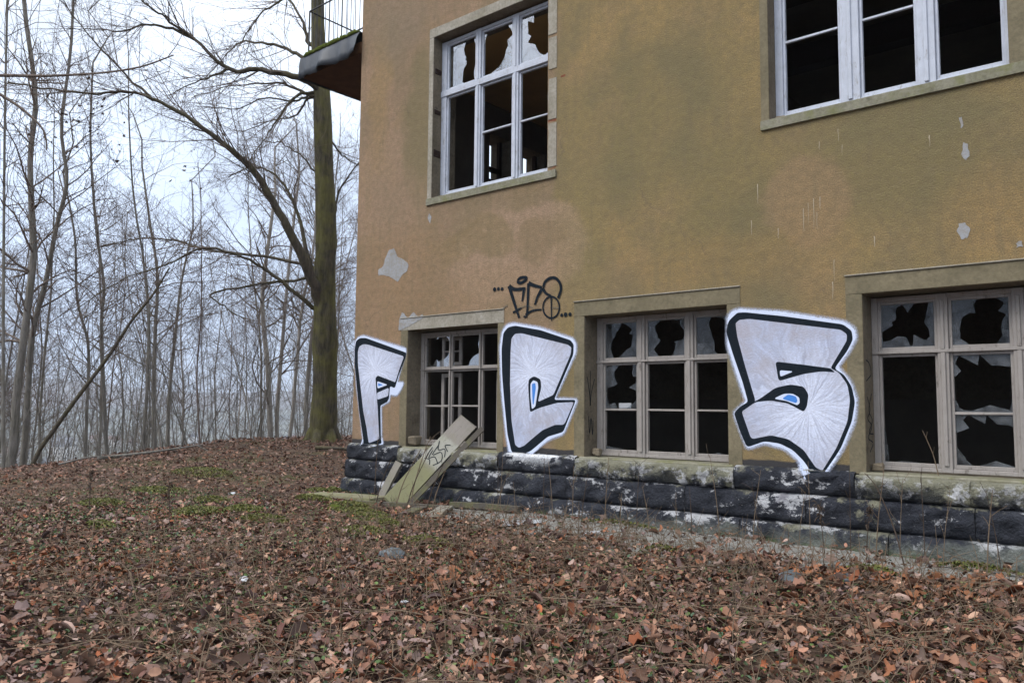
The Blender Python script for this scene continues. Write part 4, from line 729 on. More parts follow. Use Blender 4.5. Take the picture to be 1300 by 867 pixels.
plank('plank', (-6.15, -1.42, .36), (-5.45, -1.40, .365), .09, .025, M['greyboard'], 'pale weathered batten at the edge of the concrete')
plank('plank', (-1.6, -1.02, .345), (-.2, -.62, .375), .07, .035, M['oldboard'], 'thin mossy batten along the plinth at the right edge')

# loose flat pieces on the ground
def scrap(x, y, sx, sy, mat, label, cat, dz=.03, tilt=.15, name='paper_scrap', thick=.006, n=7):
    g = random.Random(int(x*1000)); A = [2*math.pi*k/n+g.uniform(-.25, .25) for k in range(n)]
    top = [(math.cos(a)*sx*g.uniform(.75, 1.1), math.sin(a)*sy*g.uniform(.75, 1.1), g.uniform(-.01, .01)+thick) for a in A]
    V = top+[(p[0]*.97, p[1]*.97, p[2]-thick) for p in top]; F = [tuple(range(n)), tuple(range(2*n-1, n-1, -1))]+[(k, n+k, n+(k+1) % n, (k+1) % n) for k in range(n)]
    o = mesh_obj(name, V, F, mat, label=label, category=cat); o.location = (x, y, gh(x, y)+dz); o.rotation_euler = (g.uniform(-tilt, tilt), g.uniform(-tilt, tilt), g.uniform(0, 6))
    return o
scrap(-5.45, -.85, .30, .16, M['scrap'], 'pale torn sheet lying on the concrete apron', 'sheet', .045, .03, 'torn_sheet')
scrap(-4.52, -.95, .14, .07, M['scrap'], 'small pale torn sheet nearer the middle window', 'sheet', .045, .05, 'torn_sheet')
scrap(-5.2, -4.3, .035, .05, M['scrap'], 'crumpled white paper scrap among leaves at the left', 'litter', .06, .9)
scrap(-4.0, -3.85, .02, .03, M['scrap'], 'tiny white paper scrap in the middle foreground', 'litter', .06, .6)
scrap(-2.3, -1.55, .17, .10, M['slate'], 'broken slate half buried in leaves below the numeral', 'slate', .05, .12, 'slate_piece', .015)
scrap(-1.95, -1.30, .12, .09, M['slate'], 'second darker slate piece behind the first', 'slate', .05, .15, 'slate_piece', .015)
scrap(-9.95, -1.6, .05, .05, M['scrap'], 'small white scrap in leaves left of the boards', 'litter', .05, .6)
scrap(-7.6, .1, .09, .05, M['scrap'], 'white scrap lying on the left window sill', 'litter', 0, .0).location.z = 1.052
mossg = dict()
def stone_lump(x, y, s_, mat, label):
    g = random.Random(int(x*777)); bm = bmesh.new(); bmesh.ops.create_icosphere(bm, subdivisions=2, radius=s_)
    for v in bm.verts: v.co *= 1+g.uniform(-.16, .16); v.co.z *= .6
    me = bpy.data.meshes.new('rubble_stone'); bm.to_mesh(me); bm.free(); me.materials.append(mat); o = bpy.data.objects.new('rubble_stone', me); o.location = (x, y, gh(x, y)+s_*.3); o.rotation_euler = (0, 0, g.uniform(0, 6)); link(o, None, label=label, category='stone')
stone_lump(-7.9, -1.45, .09, M['moss'], 'moss covered lump of rubble below the leaning board')
stone_lump(-7.4, -1.5, .08, M['concrete'], 'bare grey lump of rubble beside the mossy one')
stone_lump(-5.1, -3.0, .12, M['slate'], 'dark stone sunk in the leaves in the middle')
stone_lump(-5.6, -1.7, .04, M['concrete'], 'pebble of concrete off the apron')

# ------------------------------------------------------------------ the big tree
T = empty('tree', (-14.96, 3.59, .8), label='large bare tree with thick mossy trunk beside the building corner', category='tree'); TI = Matrix.Translation((14.96, -3.59, -.8))
def under(o, root, inv): o.parent = root; o.matrix_parent_inverse = inv; return o
g = np.random.default_rng(3)
tb = Tubes(); P = smooth_path([p for p, r in TRUNK], 48); R = np.interp(np.linspace(0, len(TRUNK)-1, 48), range(len(TRUNK)), [r*.88 for p, r in TRUNK])
P[0, 2] -= .3; R = R*(1+.03*np.sin(np.arange(48)*1.3)); R[0] *= 1.25
ring_bump = np.exp(-((P[:, 2]-3.0)/.12)**2)*.03+np.exp(-((P[:, 2]-5.25)/.15)**2)*.02
tb.add(P, R+ring_bump, 18)
for a in np.linspace(0, 2*np.pi, 7)[:-1]:
    d = np.array([math.cos(a), math.sin(a), 0]); tb.add([P[2]+d*.2+[0, 0, .25], P[1]+d*.36-[0, 0, .1], P[0]+d*.62+[0, 0, .0], P[0]+d*.95-[0, 0, .2]], [.13, .14, .11, .03], 8)
under(tb.build('trunk', M['bark_main']), T, TI)
lt = Tubes(); tw = Tubes()
for pts, r0, r1 in LIMBS:
    n = len(pts)*4; P = smooth_path(pts, n); P[1:-1] += g.normal(0, .012, (n-2, 3)); R = r1*.7+(r0*.78-r1*.7)*(1-np.linspace(0, 1, n))**1.7
    lt.add(P, R, 8); ln = np.linalg.norm(np.diff(P, axis=0), axis=1).sum()
    for c in range(int(9*ln)):
        t = g.uniform(.2, 1.0)**.8; i = min(int(t*(n-1)), n-2); ax = unit(P[i+1]-P[i]); s = unit(np.cross(ax, g.normal(0, 1, 3)))
        L_ = g.uniform(.5, 2.1)*(1.1-.4*t); grow(tw, P[i], ax*g.uniform(.7, 1.2)+s*g.uniform(.3, .8), L_, min(max(R[i]*g.uniform(.25, .45), .006), .014), 2 if g.random() < .3 else 1, g, .12, .05, 4, 4)
under(lt.build('limb', M['limb']), T, TI); under(tw.build('twigs', M['twig']), T, TI)
# a few dead leaves still hanging on
LT_oval = (np.array([(0, 0, 0), (.5, 0, -.06), (.35, .24, .03), (0, .32, .05), (-.35, .22, .03), (-.5, 0, -.04), (-.35, -.22, .03), (0, -.32, .05), (.35, -.24, .03)]), [(0, k, k % 8+1) for k in range(1, 9)])
def lobed(lobes, depth, curl, sd):
    gg = random.Random(sd); n = lobes*3; V = [(0, 0, 0)]
    for k in range(n):
        a = 2*math.pi*k/n; r = .5*(1-depth*(1 if k % 3 == 0 else .25 if k % 3 == 1 else .32))*gg.uniform(.85, 1.1); x, y = r*math.cos(a), r*math.sin(a)
        V.append((x, y, curl*(x*x*1.6-y*y*.6)+gg.uniform(-.05, .05)))
    return np.array(V), [(0, k, k % n+1) for k in range(1, n+1)]
TEMPL = [LT_oval, lobed(5, .5, .9, 1), lobed(5, .55, -.7, 2), lobed(4, .4, 1.3, 3), lobed(5, .45, .3, 4), (LT_oval[0]*np.array([1, .8, 1])+np.c_[np.zeros(9), np.zeros(9), (LT_oval[0][:, 0]**2)*1.1], LT_oval[1]), (LT_oval[0]*np.array([1.1, .55, 1])+np.c_[np.zeros(9), np.zeros(9), np.abs(LT_oval[0][:, 1])*.9], LT_oval[1])]
def rotm(yaw, tx, ty):
    cy_, sy_, cx_, sx_, cz_, sz_ = np.cos(ty), np.sin(ty), np.cos(tx), np.sin(tx), np.cos(yaw), np.sin(yaw); o_ = np.zeros_like(yaw); i_ = np.ones_like(yaw)
    Rz = np.stack([np.stack([cz_, -sz_, o_], -1), np.stack([sz_, cz_, o_], -1), np.stack([o_, o_, i_], -1)], -2)
    Rx = np.stack([np.stack([i_, o_, o_], -1), np.stack([o_, cx_, -sx_], -1), np.stack([o_, sx_, cx_], -1)], -2)
    Ry = np.stack([np.stack([cy_, o_, sy_], -1), np.stack([o_, i_, o_], -1), np.stack([-sy_, o_, cy_], -1)], -2)
    return Rz @ Rx @ Ry
def scatter(pos, size, tilt, col, templ, weights, g):
    which = g.choice(len(templ), len(pos), p=np.array(weights)/sum(weights)); Vs, Fs, Cs = [], [], []; off = 0
    for t, (tv, tf) in enumerate(templ):
        ix = np.where(which == t)[0]
        if not len(ix): continue
        Rm = rotm(g.uniform(0, 2*np.pi, len(ix)), g.normal(0, 1, len(ix))*tilt[ix], g.normal(0, 1, len(ix))*tilt[ix])
        v = np.einsum('nij,mj->nmi', Rm, tv)*size[ix, None, None]+pos[ix, None]
        Vs.append(v.reshape(-1, 3)); f = np.array(tf); Fs.append((f[None]+(np.arange(len(ix))*len(tv))[:, None, None]).reshape(-1, 3)+off); off += len(ix)*len(tv)
        c = np.repeat(col[ix], len(tv), 0); c = c*np.tile(1+g.uniform(-.12, .12, (len(tv), 1)), (len(ix), 1)); Cs.append(c)
    return np.concatenate(Vs), np.concatenate(Fs), np.clip(np.concatenate(Cs), 0, 1)
hc = [(-16.31, -1.77, 6.9), (-16.03, -1.18, 7.3), (-16.1, -1.4, 7.6), (-15.45, .58, 6.5), (-16.2, -.7, 6.7)]
hp = np.concatenate([np.array(c)+g.normal(0, .28, (k, 3)) for c, k in zip(hc, (26, 26, 16, 12, 12))]); hn = len(hp)
V, F, C = scatter(hp, g.uniform(.05, .10, hn), np.full(hn, .9), np.array([(.09, .06, .05)])*g.uniform(.7, 1.4, (hn, 1)), [TEMPL[5], TEMPL[1]], [.6, .4], g)
o = np_mesh('dead_leaves', V, F, make_leafmat('dead_leaf'), None, False, C); under(o, T, TI); o['kind'] = 'stuff'

# ------------------------------------------------------------------ woodland beyond the crest
def tree_mesh(seed, h, r, kids, start, spread, mats, wob=.05, up_=.5, lvl=2):
    """bare slender tree, trunk and crown as two meshes, standing at the origin"""
    g = np.random.default_rng(seed); n = 14; P = [np.zeros(3)]; d = np.array([g.normal(0, .04), g.normal(0, .04), 1.])
    for i in range(n-1): d = unit(d+np.append(g.normal(0, wob, 2), .12)); P.append(P[-1]+d*h/(n-1))
    P = np.array(P); P[0, 2] -= .6; R = np.linspace(r*.78, .01, n); R[0] *= 1.15
    tk = Tubes(); tk.add(P, R, 7); cr = Tubes()
    for c in range(kids):
        t = g.uniform(start, .99); i = min(int(t*(n-1)), n-2); q = P[i]+(P[i+1]-P[i])*(t*(n-1)-i); a = g.uniform(0, 2*np.pi)
        grow(cr, q, np.array([math.cos(a)*spread, math.sin(a)*spread, up_+g.uniform(-.15, .35)]), h*g.uniform(.10, .27)*(1.25-.75*t), max(R[i]*.36, .004), lvl, g, .16, .07, 6, 4)
    return tk, cr
variants = []
for k, (h, r, kd, st, sp, mt_) in enumerate(((11, .055, 24, .28, .6, 'bark'), (13, .075, 30, .25, .7, 'bark'), (9, .04, 22, .2, .5, 'bark'), (14, .10, 34, .3, .8, 'bark_pale'), (8, .032, 20, .15, .5, 'twig'), (12, .06, 28, .22, .6, 'bark_pale'), (10, .05, 26, .12, .7, 'bark'), (7, .025, 22, .1, .45, 'twig'), (15, .12, 36, .3, .9, 'bark'), (6, .022, 22, .05, .4, 'twig'))):
    tk, cr = tree_mesh(200+k, h, r, int(kd*1.35), st, sp, None)
    a = tk.build('trunk', M[mt_]); b = cr.build('crown', M['twig']); variants.append((a.data, b.data)); bpy.data.objects.remove(a); bpy.data.objects.remove(b)
def plant_tree(k, x, y, s_, label, group, cat='tree', tilt=0.0):
    e_ = empty('tree', (x, y, gh(x, y)), rnd.uniform(0, 6.28), label=label, category=cat, group=group); e_.scale = (s_,)*3; e_.rotation_euler[0] = rnd.gauss(0, .03)+tilt
    for nm, d_ in zip(('trunk', 'crown'), variants[k]): o = bpy.data.objects.new(nm, d_); link(o, e_)
R2 = np.random.default_rng(12); count = 0; spots = []
fwd = np.array([-math.cos(YAW), math.sin(YAW)]); rgt = np.array([fwd[1], -fwd[0]])
tries = 0
while count < 152 and tries < 4000:
    tries += 1
    dep = 17.5+40*R2.random()**1.5; ta = R2.uniform(-.88, -.06); q = fwd*dep+rgt*dep*ta+np.array([0, -7.5]); x, y = q
    if x > -15.6 and y < 8.5: continue
    if x > -10.2 and y < 11: continue
    if math.hypot(x+14.96, y-3.6) < 1.6: continue
    if any(math.hypot(x-a, y-b) < .55 for a, b in spots): continue
    spots.append((x, y)); near = dep < 24
    k = int(R2.choice([2, 4, 7, 9, 6, 0], p=[.15, .22, .22, .16, .12, .13])) if near else int(R2.choice(10, p=[.13, .12, .12, .08, .10, .12, .12, .08, .05, .08]))
    s_ = R2.uniform(.55, .9) if near else R2.uniform(.7, 1.0)
    plant_tree(k, x, y, s_, 'slender bare sapling in the front rank of the wood beyond the crest' if near else 'slender bare tree deep in the grey wood beyond the crest', 'front saplings of the wood' if near else 'trees deep in the wood'); count += 1
# trees behind the viewpoint: the old panes mirror them
for k, (x, y, s_) in enumerate([(-17, -13, 1.25), (-21, -16, 1.2), (-15, -17, 1.3), (-12.5, -14.5, 1.15), (-19, -11, 1.1), (-9.5, -19, 1.2), (-24, -13, 1.2), (-6.5, -16.5, 1.1), (-13.5, -20, 1.3)]):
    plant_tree((3, 8, 1, 5)[k % 4], x, y, s_, 'tall bare tree behind the viewer, mirrored in the window glass', 'trees mirrored in the window glass')
# the trees one can follow one by one
SIDE_LABELS = ['thick crooked bare tree, leftmost of the stout trunks in the wood', 'bare tree curving right beside the stout leftmost trunk', 'thin straight stem at the very left edge of the picture', 'thin wavy bare tree right of the stout pair at the left',
    'pale stout trunk in the wood left of the large mossy tree', 'slimmer pale trunk leaning right, left of the large mossy tree', 'grey trunk of the narrow V pair in mid wood', 'right hand stem of the V pair in mid wood, leaning right', 'thin stem bent left between the stout pair and the wavy tree']
for k, (pts, r0, r1) in enumerate(SIDE_TREES):
    g = np.random.default_rng(60+k); n = 30; P = smooth_path(pts, n); base = P[0].copy(); base[2] = gh(base[0], base[1]); P[0, 2] = min(P[0, 2], base[2]-.3)
    top = P[-1]; ex = [top+np.array([g.normal(0, .12)*q, g.normal(0, .12)*q, .7*q]) for q in (1, 2, 3, 4)] if k not in () else []
    P = np.concatenate([P, ex]); R = np.concatenate([np.linspace(r0*.74, r1*.7, n), np.linspace(r1*.7, .008, 5)[1:]])
    e_ = empty('tree', tuple(base), label=SIDE_LABELS[k], category='tree'); inv = Matrix.Translation(-Vector(base))
    tk = Tubes(); tk.add(P, R, 8); under(tk.build('trunk', M['bark_pale' if k in (4, 5) else 'bark']), e_, inv); cr = Tubes(); n = len(P)
    for c in range((46, 40, 26, 36, 30, 28, 30, 28, 30)[k]):
        t = g.uniform(.25, 1); i = min(int(t*(n-1)), n-2); a = g.uniform(0, 6.28)
        grow(cr, P[i], np.array([math.cos(a)*.8, math.sin(a)*.8, g.uniform(.2, .9)]), g.uniform(.8, 2.4)*(1.2-.6*t), max(R[i]*.4, .007), 2, g, .2, .05, 5, 4)
    if k == 2:
        for pts2, q0, q1 in SKYBRANCH:
            Q = smooth_path(pts2, 20); cr.add(Q, np.linspace(q0, q1, 20), 6)
            for c in range(20):
                i = g.integers(3, 19); grow(cr, Q[i], unit(Q[min(i+1, 19)]-Q[i-1])+g.normal(0, .6, 3), g.uniform(.3, .9), .006, 1, g, .15, .02, 4, 3)
    if k in (0, 2):                              # long drooping strands at the top left
        for c in range(34):
            i = g.integers(int(n*.6), n); q = P[i]+g.normal(0, .5, 3); L_ = g.uniform(1.2, 3.0); pts3 = [P[i], (P[i]+q)/2+[0, 0, .3], q, q+[g.normal(0, .1), g.normal(0, .1), -L_*.5], q+[g.normal(0, .15), g.normal(0, .15), -L_]]
            cr.add(smooth_path(pts3, 10), np.linspace(.009, .003, 10), 3)
    under(cr.build('crown', M['twig']), e_, inv)
pts, r0, r1 = LEANING; P = smooth_path(pts, 18); P[0, 2] = gh(P[0, 0], P[0, 1])-.05; e_ = empty('dead_tree', tuple(P[0]), label='thin dead stem leaning diagonally across the wood at the left', category='tree'); inv = Matrix.Translation(-Vector(P[0]))
tk = Tubes(); tk.add(P, np.linspace(r0, r1, 18), 7); under(tk.build('trunk', M['limb']), e_, inv); cr = Tubes(); g = np.random.default_rng(5)
for c in range(14): grow(cr, P[g.integers(5, 17)], unit(P[-1]-P[0])+g.normal(0, .5, 3), g.uniform(.3, 1.1), .008, 1, g, .15, .02, 4, 3)
under(cr.build('twigs', M['twig']), e_, inv)
# brush and thin undergrowth along the crest: nobody could count it
g = np.random.default_rng(9); br = Tubes()
for c in range(620):
    dep = 15.5+16*g.random(); ta = g.uniform(-.88, -.08); q = fwd*dep+rgt*dep*ta+np.array([0, -7.5])
    if (q[0] > -16.0 and q[1] < 8) or q[0] > -10: continue
    p = np.array([q[0], q[1], gh(*q)-.1]); L_ = g.uniform(1.2, 4.2); d = unit(np.array([g.normal(0, .16), g.normal(0, .16), 1]))
    grow(br, p, d, L_, g.uniform(.006, .018), 1, g, .06, .03, 5, 4)
br.build('brushwood', M['bark'], kind='stuff', label='grey brushwood and saplings along the crest', category='brushwood')

# fallen sticks on the crest
def stick(pts, r, mat, label, group=None, name='fallen_branch', n=3):
    P = smooth_path([(x, y, gh(x, y)+dz) for x, y, dz in pts], 12); tb = Tubes(); tb.add(P, np.linspace(r, r*.35, 12), 6)
    for c in range(n): i = rnd.randrange(3, 11); grow(tb, P[i], unit(P[-1]-P[0])+rng.normal(0, .5, 3)*[1, 1, .4], rnd.uniform(.15, .4)*np.linalg.norm(P[-1]-P[0]), r*.4, 0, rng, .15, 0, 2, 4)
    return tb.build(name, mat, label=label, category='branch', group=group)
stick([(-15.95, -.9, .06), (-15.7, -.2, .07), (-15.6, .4, .10), (-15.5, 1.0, .12)], .035, M['bark'], 'grey fallen branch along the crest left of the large tree')
stick([(-15.9, -1.6, .05), (-15.75, -1.1, .12), (-15.8, -.6, .05)], .02, M['bark'], 'thin fallen branch left of the grey one on the crest')
stick([(-13.6, 2.4, .05), (-12.9, 2.9, .09), (-12.0, 3.1, .05), (-11.2, 3.6, .04)], .04, M['limb'], 'dark fallen branch between the large tree and the building')

# ------------------------------------------------------------------ leaf litter
def litter():
    g = np.random.default_rng(21)
    n1 = 86000; r = 2.6+(g.random(n1)**.75)*8.5; n2 = 52000; r = np.concatenate([r, 10+g.random(n2)**.8*12]); n = n1+n2
    a = g.uniform(-.92, .85, n); x = fwd[0]*r*np.cos(a)+rgt[0]*r*np.sin(a); y = fwd[1]*r*np.cos(a)+rgt[1]*r*np.sin(a)-7.5
    ns = lambda f, px, py: np.sin(x*f+px)*np.sin(y*f*1.13+py)+.6*np.sin(x*f*2.3+py)*np.sin(y*f*2.1+px)
    keep = (y < -.16) | (x < -9.7)
    on = (x > -6.9) & (y > -1.35+.13*np.sin(x*4)+.08*np.sin(x*9)+np.clip((x+3.6)/3, 0, 1)*.62)      # on the apron: swept mostly bare
    keep &= ~on | (g.random(n) < .10+.25*(y < -1.1))
    keep &= (x > -19) & ~((ns(1.1, .4, 2.) > .95) & (g.random(n) < .45))
    x, y, r, = x[keep], y[keep], r[keep]; n = len(x)
    pos = np.c_[x, y, ground_h(x, y)+.008+g.random(n)**2*.05+.02*(r < 9)*g.random(n)+np.where((x > -6.9) & (y > -1.5), .03, 0)]
    left = np.clip((-x-3.0+(y+5)*.3)/4, 0, 1)                       # smaller leaves towards the left
    size = (.023+.062*g.random(n)**1.5)*(1-.30*left)*np.where(g.random(n) < .16, 1.7, 1)*np.clip(.9+.02*r, .9, 1.25); size = np.minimum(size, .14)
    pal = np.array([(.155, .10, .07), (.12, .08, .058), (.22, .155, .115), (.085, .058, .048), (.17, .085, .045), (.20, .075, .03), (.20, .175, .165), (.14, .12, .125), (.31, .25, .20), (.06, .043, .038), (.105, .062, .055), (.19, .12, .09)])
    big = ns(.7, 1.3, .2)[keep] if False else (np.sin(x*.9+1)*np.sin(y*1.1+2))
    wts = np.array([.14, .11, .13, .12, .07, .03, .10, .12, .06, .08, .08, .10]); idx = g.choice(len(pal), n, p=wts/wts.sum())
    col = (pal[idx]*np.array([1.66, 1.28, 1.10])+.010)*g.uniform(.4, 1.5, (n, 1))
    rust = (np.sin(x*1.3+.7)*np.sin(y*1.7+.3) > .55) & (g.random(n) < .35); col[rust] = np.array([.21, .085, .038])*g.uniform(.7, 1.2, (rust.sum(), 1))*1.25
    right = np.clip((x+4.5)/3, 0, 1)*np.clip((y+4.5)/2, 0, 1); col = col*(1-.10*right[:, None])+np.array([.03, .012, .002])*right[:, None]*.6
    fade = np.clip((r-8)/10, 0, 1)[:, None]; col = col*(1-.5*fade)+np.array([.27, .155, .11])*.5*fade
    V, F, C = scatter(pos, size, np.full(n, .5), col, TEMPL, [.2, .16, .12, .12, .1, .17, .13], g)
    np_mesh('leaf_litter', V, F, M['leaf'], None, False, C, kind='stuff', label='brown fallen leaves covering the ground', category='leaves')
litter()

# green herbs, moss pads, dry grass
def herbs():
    g = np.random.default_rng(33); P = []
    cl = [(-9.3, -2.9, .45, 260), (-8.9, -3.9, .3, 180), (-7.6, -3.7, .35, 200), (-6.9, -4.4, .3, 130), (-4.8, -4.3, .5, 160), (-3.6, -3.7, .7, 260), (-2.6, -3.4, .7, 220), (-5.9, -3.0, .7, 160), (-2.0, -2.3, .5, 110), (-1.3, -2.0, .6, 140), (-6.9, -2.3, .6, 120), (-9.2, -5.2, .9, 160), (-10.6, -3.6, .9, 160), (-4.9, -5.0, .5, 150), (-12, -2.4, 1.2, 240), (-1.6, -.9, .3, 80), (-3.2, -1.7, .35, 90), (-12.5, .4, 1.0, 150)]
    for cx, cy, s_, k in cl: P.append(np.c_[g.normal(cx, s_, k), g.normal(cy, s_, k)])
    P.append(np.c_[g.uniform(-11, -.5, 6500), g.uniform(-6.2, -1.2, 6500)]); P = np.concatenate(P); P = P[(P[:, 1] < -.3) | (P[:, 0] < -9.8)]; n = len(P)
    pos = np.c_[P, ground_h(P[:, 0], P[:, 1])+.02+g.random(n)*.05]; pal = np.array([(.08, .14, .035), (.12, .19, .045), (.07, .115, .045), (.15, .18, .06), (.08, .15, .08)])
    V, F, C = scatter(pos, g.uniform(.018, .042, n), np.full(n, .5), pal[g.choice(5, n)]*g.uniform(.7, 1.2, (n, 1)), [LT_oval, TEMPL[6], TEMPL[1]], [.5, .3, .2], g)
    np_mesh('green_herbs', V, F, M['herb'], None, False, C, kind='stuff', label='small green herbs sprouting between the leaves', category='plants')
    # moss: pads made of many short tufts
    Q = []; 
    for cx, cy, sx, sy, k in [(-8.8, -2.7, .36, .28, 1400), (-8.5, -2.3, .3, .2, 900), (-11.2, -2.0, .5, .35, 900), (-10.2, -3.2, .3, .25, 600), (-6.2, -2.4, .3, .2, 500), (-7.6, -2.6, .35, .2, 600), (-12.6, -.6, .7, .4, 900), (-9.6, -2.1, .3, .2, 500), (-7.3, -1.55, .5, .16, 1100), (-6.9, -1.75, .35, .16, 800), (-6.5, -1.9, .3, .12, 600), (-7.9, -1.2, .35, .15, 700), (-8.8, -1.1, .4, .13, 600), (-9.5, -.5, .3, .1, 400), (-3.5, -1.3, .2, .06, 160), (-5.3, -2.4, .3, .15, 400), (-1.9, -.95, .2, .05, 250), (-1.3, -.33, .3, .03, 260), (-8.3, -4.0, .25, .12, 300), (-4.6, -.3, .5, .03, 200), (-6.6, -.25, .35, .04, 350), (-9.45, -.3, .12, .12, 250)]:
        rr_ = np.sqrt(g.random(k)); aa = g.uniform(0, 6.28, k); dome = .045*(1-rr_**2); Q.append(np.c_[cx+sx*rr_*np.cos(aa), cy+sy*rr_*np.sin(aa), dome])
    Q = np.concatenate(Q); n = len(Q); pos = np.c_[Q[:, :2], ground_h(Q[:, 0], Q[:, 1])+Q[:, 2]+.035+g.random(n)*.016]
    pal = np.array([(.15, .165, .03), (.19, .19, .04), (.11, .13, .03), (.22, .205, .06)])
    V, F, C = scatter(pos, g.uniform(.018, .04, n), np.full(n, .8), pal[g.choice(4, n)]*g.uniform(.7, 1.15, (n, 1)), [LT_oval, TEMPL[3]], [.5, .5], g)
    np_mesh('moss_pads', V, F, M['herb'], None, False, C, kind='stuff', label='yellow green moss pads among the leaves', category='moss')
    # dry grass blades and fine twigs
    tb = Tubes()
    for c in range(3400):
        if c < 2300: x, y = g.uniform(-6.5, -.2), g.uniform(-5.4, -.75)
        elif c < 2800: x, y = g.uniform(-6.2, -.6), g.uniform(-1.6, -.25)
        else: x, y = g.uniform(-13, -6), g.uniform(-5.5, -.9)
        if math.hypot(x, y+7.5) < 3.2: continue
        L_ = g.uniform(.08, .42); a = g.uniform(0, 6.28); ln = g.uniform(.1, 1.3); d = unit(np.array([math.cos(a)*ln, math.sin(a)*ln, 1])); p = np.array([x, y, gh(x, y)])
        sag = np.array([math.cos(a), math.sin(a), -.9])*L_*g.uniform(0, .45); tb.add([p, p+d*L_*.5, p+d*L_+sag], [.0034, .0028, .0012], 3)
    for c in range(800):     # lying stems
        x, y = g.uniform(-8, -.2), g.uniform(-5.8, -1.1)
        if math.hypot(x, y+7.5) < 3: continue
        L_ = g.uniform(.15, .7); a = g.uniform(0, 6.28); z0 = gh(x, y)+.03; tb.add([(x, y, z0), (x+math.cos(a)*L_*.5, y+math.sin(a)*L_*.5, z0+g.uniform(.01, .07)), (x+math.cos(a+.2)*L_, y+math.sin(a+.2)*L_, z0+g.uniform(0, .06))], [.004, .0034, .002], 3)
    tb.build('dry_grass', M['dry'], kind='stuff', label='thin dry grass and straw between the leaves', category='grass')
herbs()

# weed stalks ---------------------------------------------------------------------
def weed(x, y, h, lean, mat, label, group=None, seedhead=True, bend=0.0, r=.005):
    g = np.random.default_rng(int(abs(x*1000+y*333))); z0 = gh(x, y)+(.03 if y > -1.2 and x > -6.9 else 0); a = g.uniform(0, 6.28); tb = Tubes()
    P = smooth_path([(x, y, z0-.03), (x+lean[0]*.3*h, y+lean[1]*.3*h, z0+h*.4), (x+lean[0]*.75*h, y+lean[1]*.7*h, z0+h*.8), (x+lean[0]*h*(1+bend), y+lean[1]*h, z0+h*(1-bend*.5))], 12)
    tb.add(P, np.linspace(r, r*.4, 12), 5)
    for c in range(5 if seedhead else 2): i = g.integers(3, 11); grow(tb, P[i], np.array([g.normal(0, .6), g.normal(0, .6), 1]), h*g.uniform(.08, .25), r*.5, 0, g, .15, 0, 2, 3)
    if seedhead == 2:
        for c in range(26): i = g.integers(6, 12); q = P[i]+g.normal(0, .012, 3); tb.add([q, q+g.normal(0, .012, 3), q+g.normal(0, .02, 3)-[0, 0, .02]], [.004, .006, .002], 4)
    return tb.build('weed_stalk', mat, label=label, category='weed', group=group)
PW = 'dry stalks along the plinth'; PLb = 'thin upright dry stalk growing at the foot of the plinth'
for k in range(26):
    x = -6.3+5.7*k/26+rnd.uniform(-.1, .1); weed(x, -.24-rnd.uniform(0, .25), rnd.uniform(.35, .8), (rnd.uniform(-.15, .15), rnd.uniform(-.1, .05)), M['dry' if k % 3 else 'dry_dark'], PLb, PW, rnd.random() < .5, 0, rnd.uniform(.0035, .006))
weed(-6.22, -.42, .55, (.42, .0), M['dry'], 'dry stalk arching right over the plinth under the letter C', None, False, .25)
weed(-1.78, -.50, .75, (-.38, .1), M['dry_dark'], 'dark stalk bowing left under the right hand window', None, False, .1, .007)
weed(-2.10, -.42, .42, (.1, 0), M['dry_dark'], 'bushy withered weed below the numeral', None, 2)
weed(-2.45, -.40, .40, (-.1, 0), M['dry_dark'], 'second bushy withered weed further left below the numeral', None, 2)
weed(-1.65, .12, .36, (-.3, -.1), M['dry'], 'straw standing on the sill of the right hand window', None, False).location.z = .71
weed(-9.2, -3.75, .52, (.02, 0), M['dry_dark'], 'tall dark seed spike in the leaves at the left', None, 2, 0, .006); weed(-8.3, -3.3, .42, (-.04, 0), M['dry_dark'], 'shorter dark seed spike right of the tall one', None, 2, 0, .006)
weed(-7.2, -4.75, .5, (.04, .02), M['dry_dark'], 'thin bare stalk below the tall seed spike', None, True, 0, .004); weed(-6.65, -4.3, .38, (-.1, 0), M['dry'], 'pale bent straw right of the thin bare stalk', None, False, .2, .004)
for k, (x, y, h, lx) in enumerate([(-7.75, -.95, .6, .35), (-7.5, -.85, .75, .5), (-7.25, -.9, .7, .45), (-7.35, -.75, .9, .3), (-7.0, -.8, .6, .4), (-6.75, -.95, .5, .35), (-8.3, -.5, .85, -.05)]):
    weed(x, y, h, (lx, .1), M['dry' if k % 2 else 'dry_dark'], 'thin brittle twig sprouting around the leaning board', 'twigs around the leaning board', True, 0, .008)
for k in range(38):
    x, y = rnd.uniform(-6.8, -.7), rnd.uniform(-4.4, -1.5)
    if math.hypot(x, y+7.5) < 3.6: continue
    weed(x, y, rnd.uniform(.2, .55), (rnd.uniform(-.5, .5), rnd.uniform(-.3, .3)), M['dry' if k % 4 else 'dry_dark'], 'thin dry weed stalk standing in the foreground leaves', 'dry stalks in the foreground', rnd.random() < .5, 0, rnd.uniform(.003, .005))
for k in range(16):
    x, y, a, L_ = rnd.uniform(-5.5, -.9), rnd.uniform(-4.6, -1.8), rnd.uniform(0, 6.28), rnd.uniform(.4, 1.0)
    if math.hypot(x, y+7.5) < 3.4: continue
    stick([(x, y, .05), (x+math.cos(a)*L_*.5, y+math.sin(a)*L_*.5, .09), (x+math.cos(a+.2)*L_, y+math.sin(a+.2)*L_, .06)], rnd.uniform(.004, .007), M['dry'], 'pale thin twig lying on the foreground leaves', 'twigs lying in the foreground', 'fallen_twig', 2)

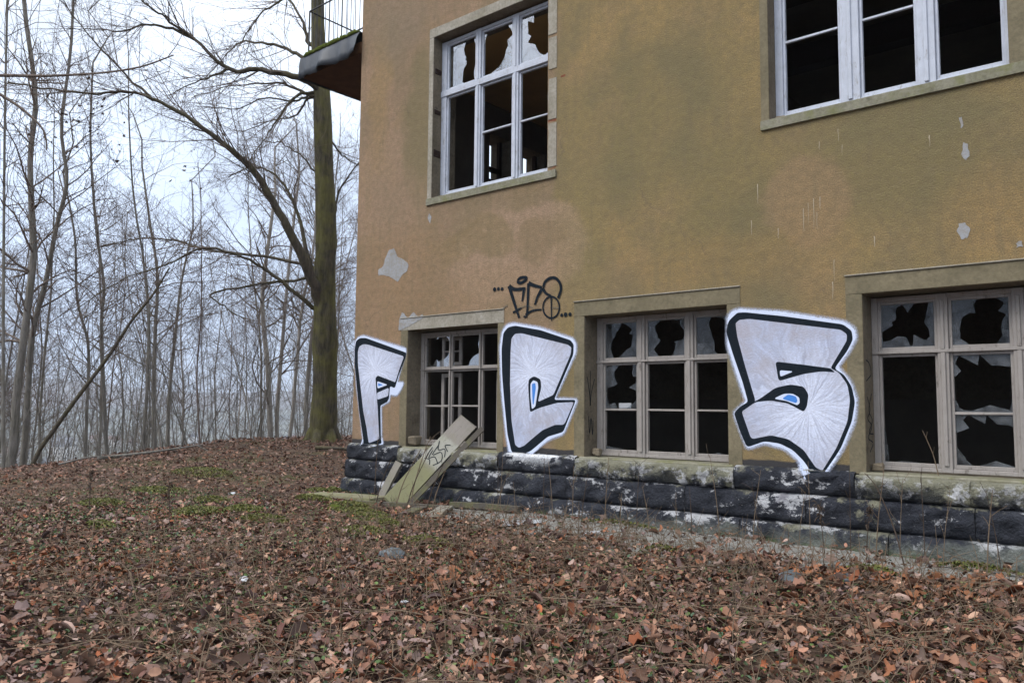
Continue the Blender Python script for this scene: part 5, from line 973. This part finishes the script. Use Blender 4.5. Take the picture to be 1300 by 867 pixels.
# ------------------------------------------------------------------ the town in the valley
def house(x, y, w_, d_, h_, rh, mat, roof, rz, label, group):
    z = gh(x, y); e_ = empty('house', (x, y, z), rz, label=label, category='house', group=group)
    V, F = boxvf(-w_/2, w_/2, -d_/2, d_/2, -2, h_); mesh_obj('wall', V, F, mat, e_)
    V = [(-w_/2-.4, -d_/2-.4, h_), (w_/2+.4, -d_/2-.4, h_), (w_/2+.4, d_/2+.4, h_), (-w_/2-.4, d_/2+.4, h_), (-w_/2-.4, 0, h_+rh), (w_/2+.4, 0, h_+rh)]
    mesh_obj('roof', V, [(0, 1, 5, 4), (2, 3, 4, 5), (1, 2, 5), (3, 0, 4), (0, 3, 2, 1)], roof, e_)
    for fl in range(max(1, int(h_//2.9))):
        for q in range(max(2, int(w_//3))):
            xx = -w_/2+1.2+q*(w_-2.4)/max(1, int(w_//3)-1)
            for sy in (-1, 1): V, F = boxvf(xx-.5, xx+.5, sy*(d_/2+.02)-.03, sy*(d_/2+.02)+.03, .9+fl*2.9, 2.3+fl*2.9); mesh_obj('window', V, F, M['slate'], e_)
gt = random.Random(4)
for k in range(26):
    dep = gt.uniform(240, 820); ta = gt.uniform(-.68, -.20); q = fwd*dep+rgt*dep*ta
    house(q[0], q[1], gt.uniform(9, 17), gt.uniform(8, 11), gt.choice((4, 6, 6, 9)), gt.uniform(2.5, 4), M['house'], M[gt.choice(('roof', 'roof_grey'))], gt.uniform(0, 3.1), 'small pale house in the valley seen through the bare trees', 'houses in the valley')

# air: thin even haze over valley and hills
V, F = boxvf(-5600, 5600, -5600, 5600, -60, 160)
hm = bpy.data.materials.new('haze'); hm.use_nodes = True; ht = hm.node_tree; ht.nodes.clear(); ho = ht.nodes.new('ShaderNodeOutputMaterial'); pv = ht.nodes.new('ShaderNodeVolumePrincipled')
pv.inputs['Color'].default_value = (.80, .88, 1, 1); pv.inputs['Density'].default_value = .00045; ht.links.new(pv.outputs[0], ho.inputs['Volume'])
HAZE = True
if HAZE: mesh_obj('haze', V, F, hm, kind='stuff', label='thin bluish haze in the air over the valley', category='haze')
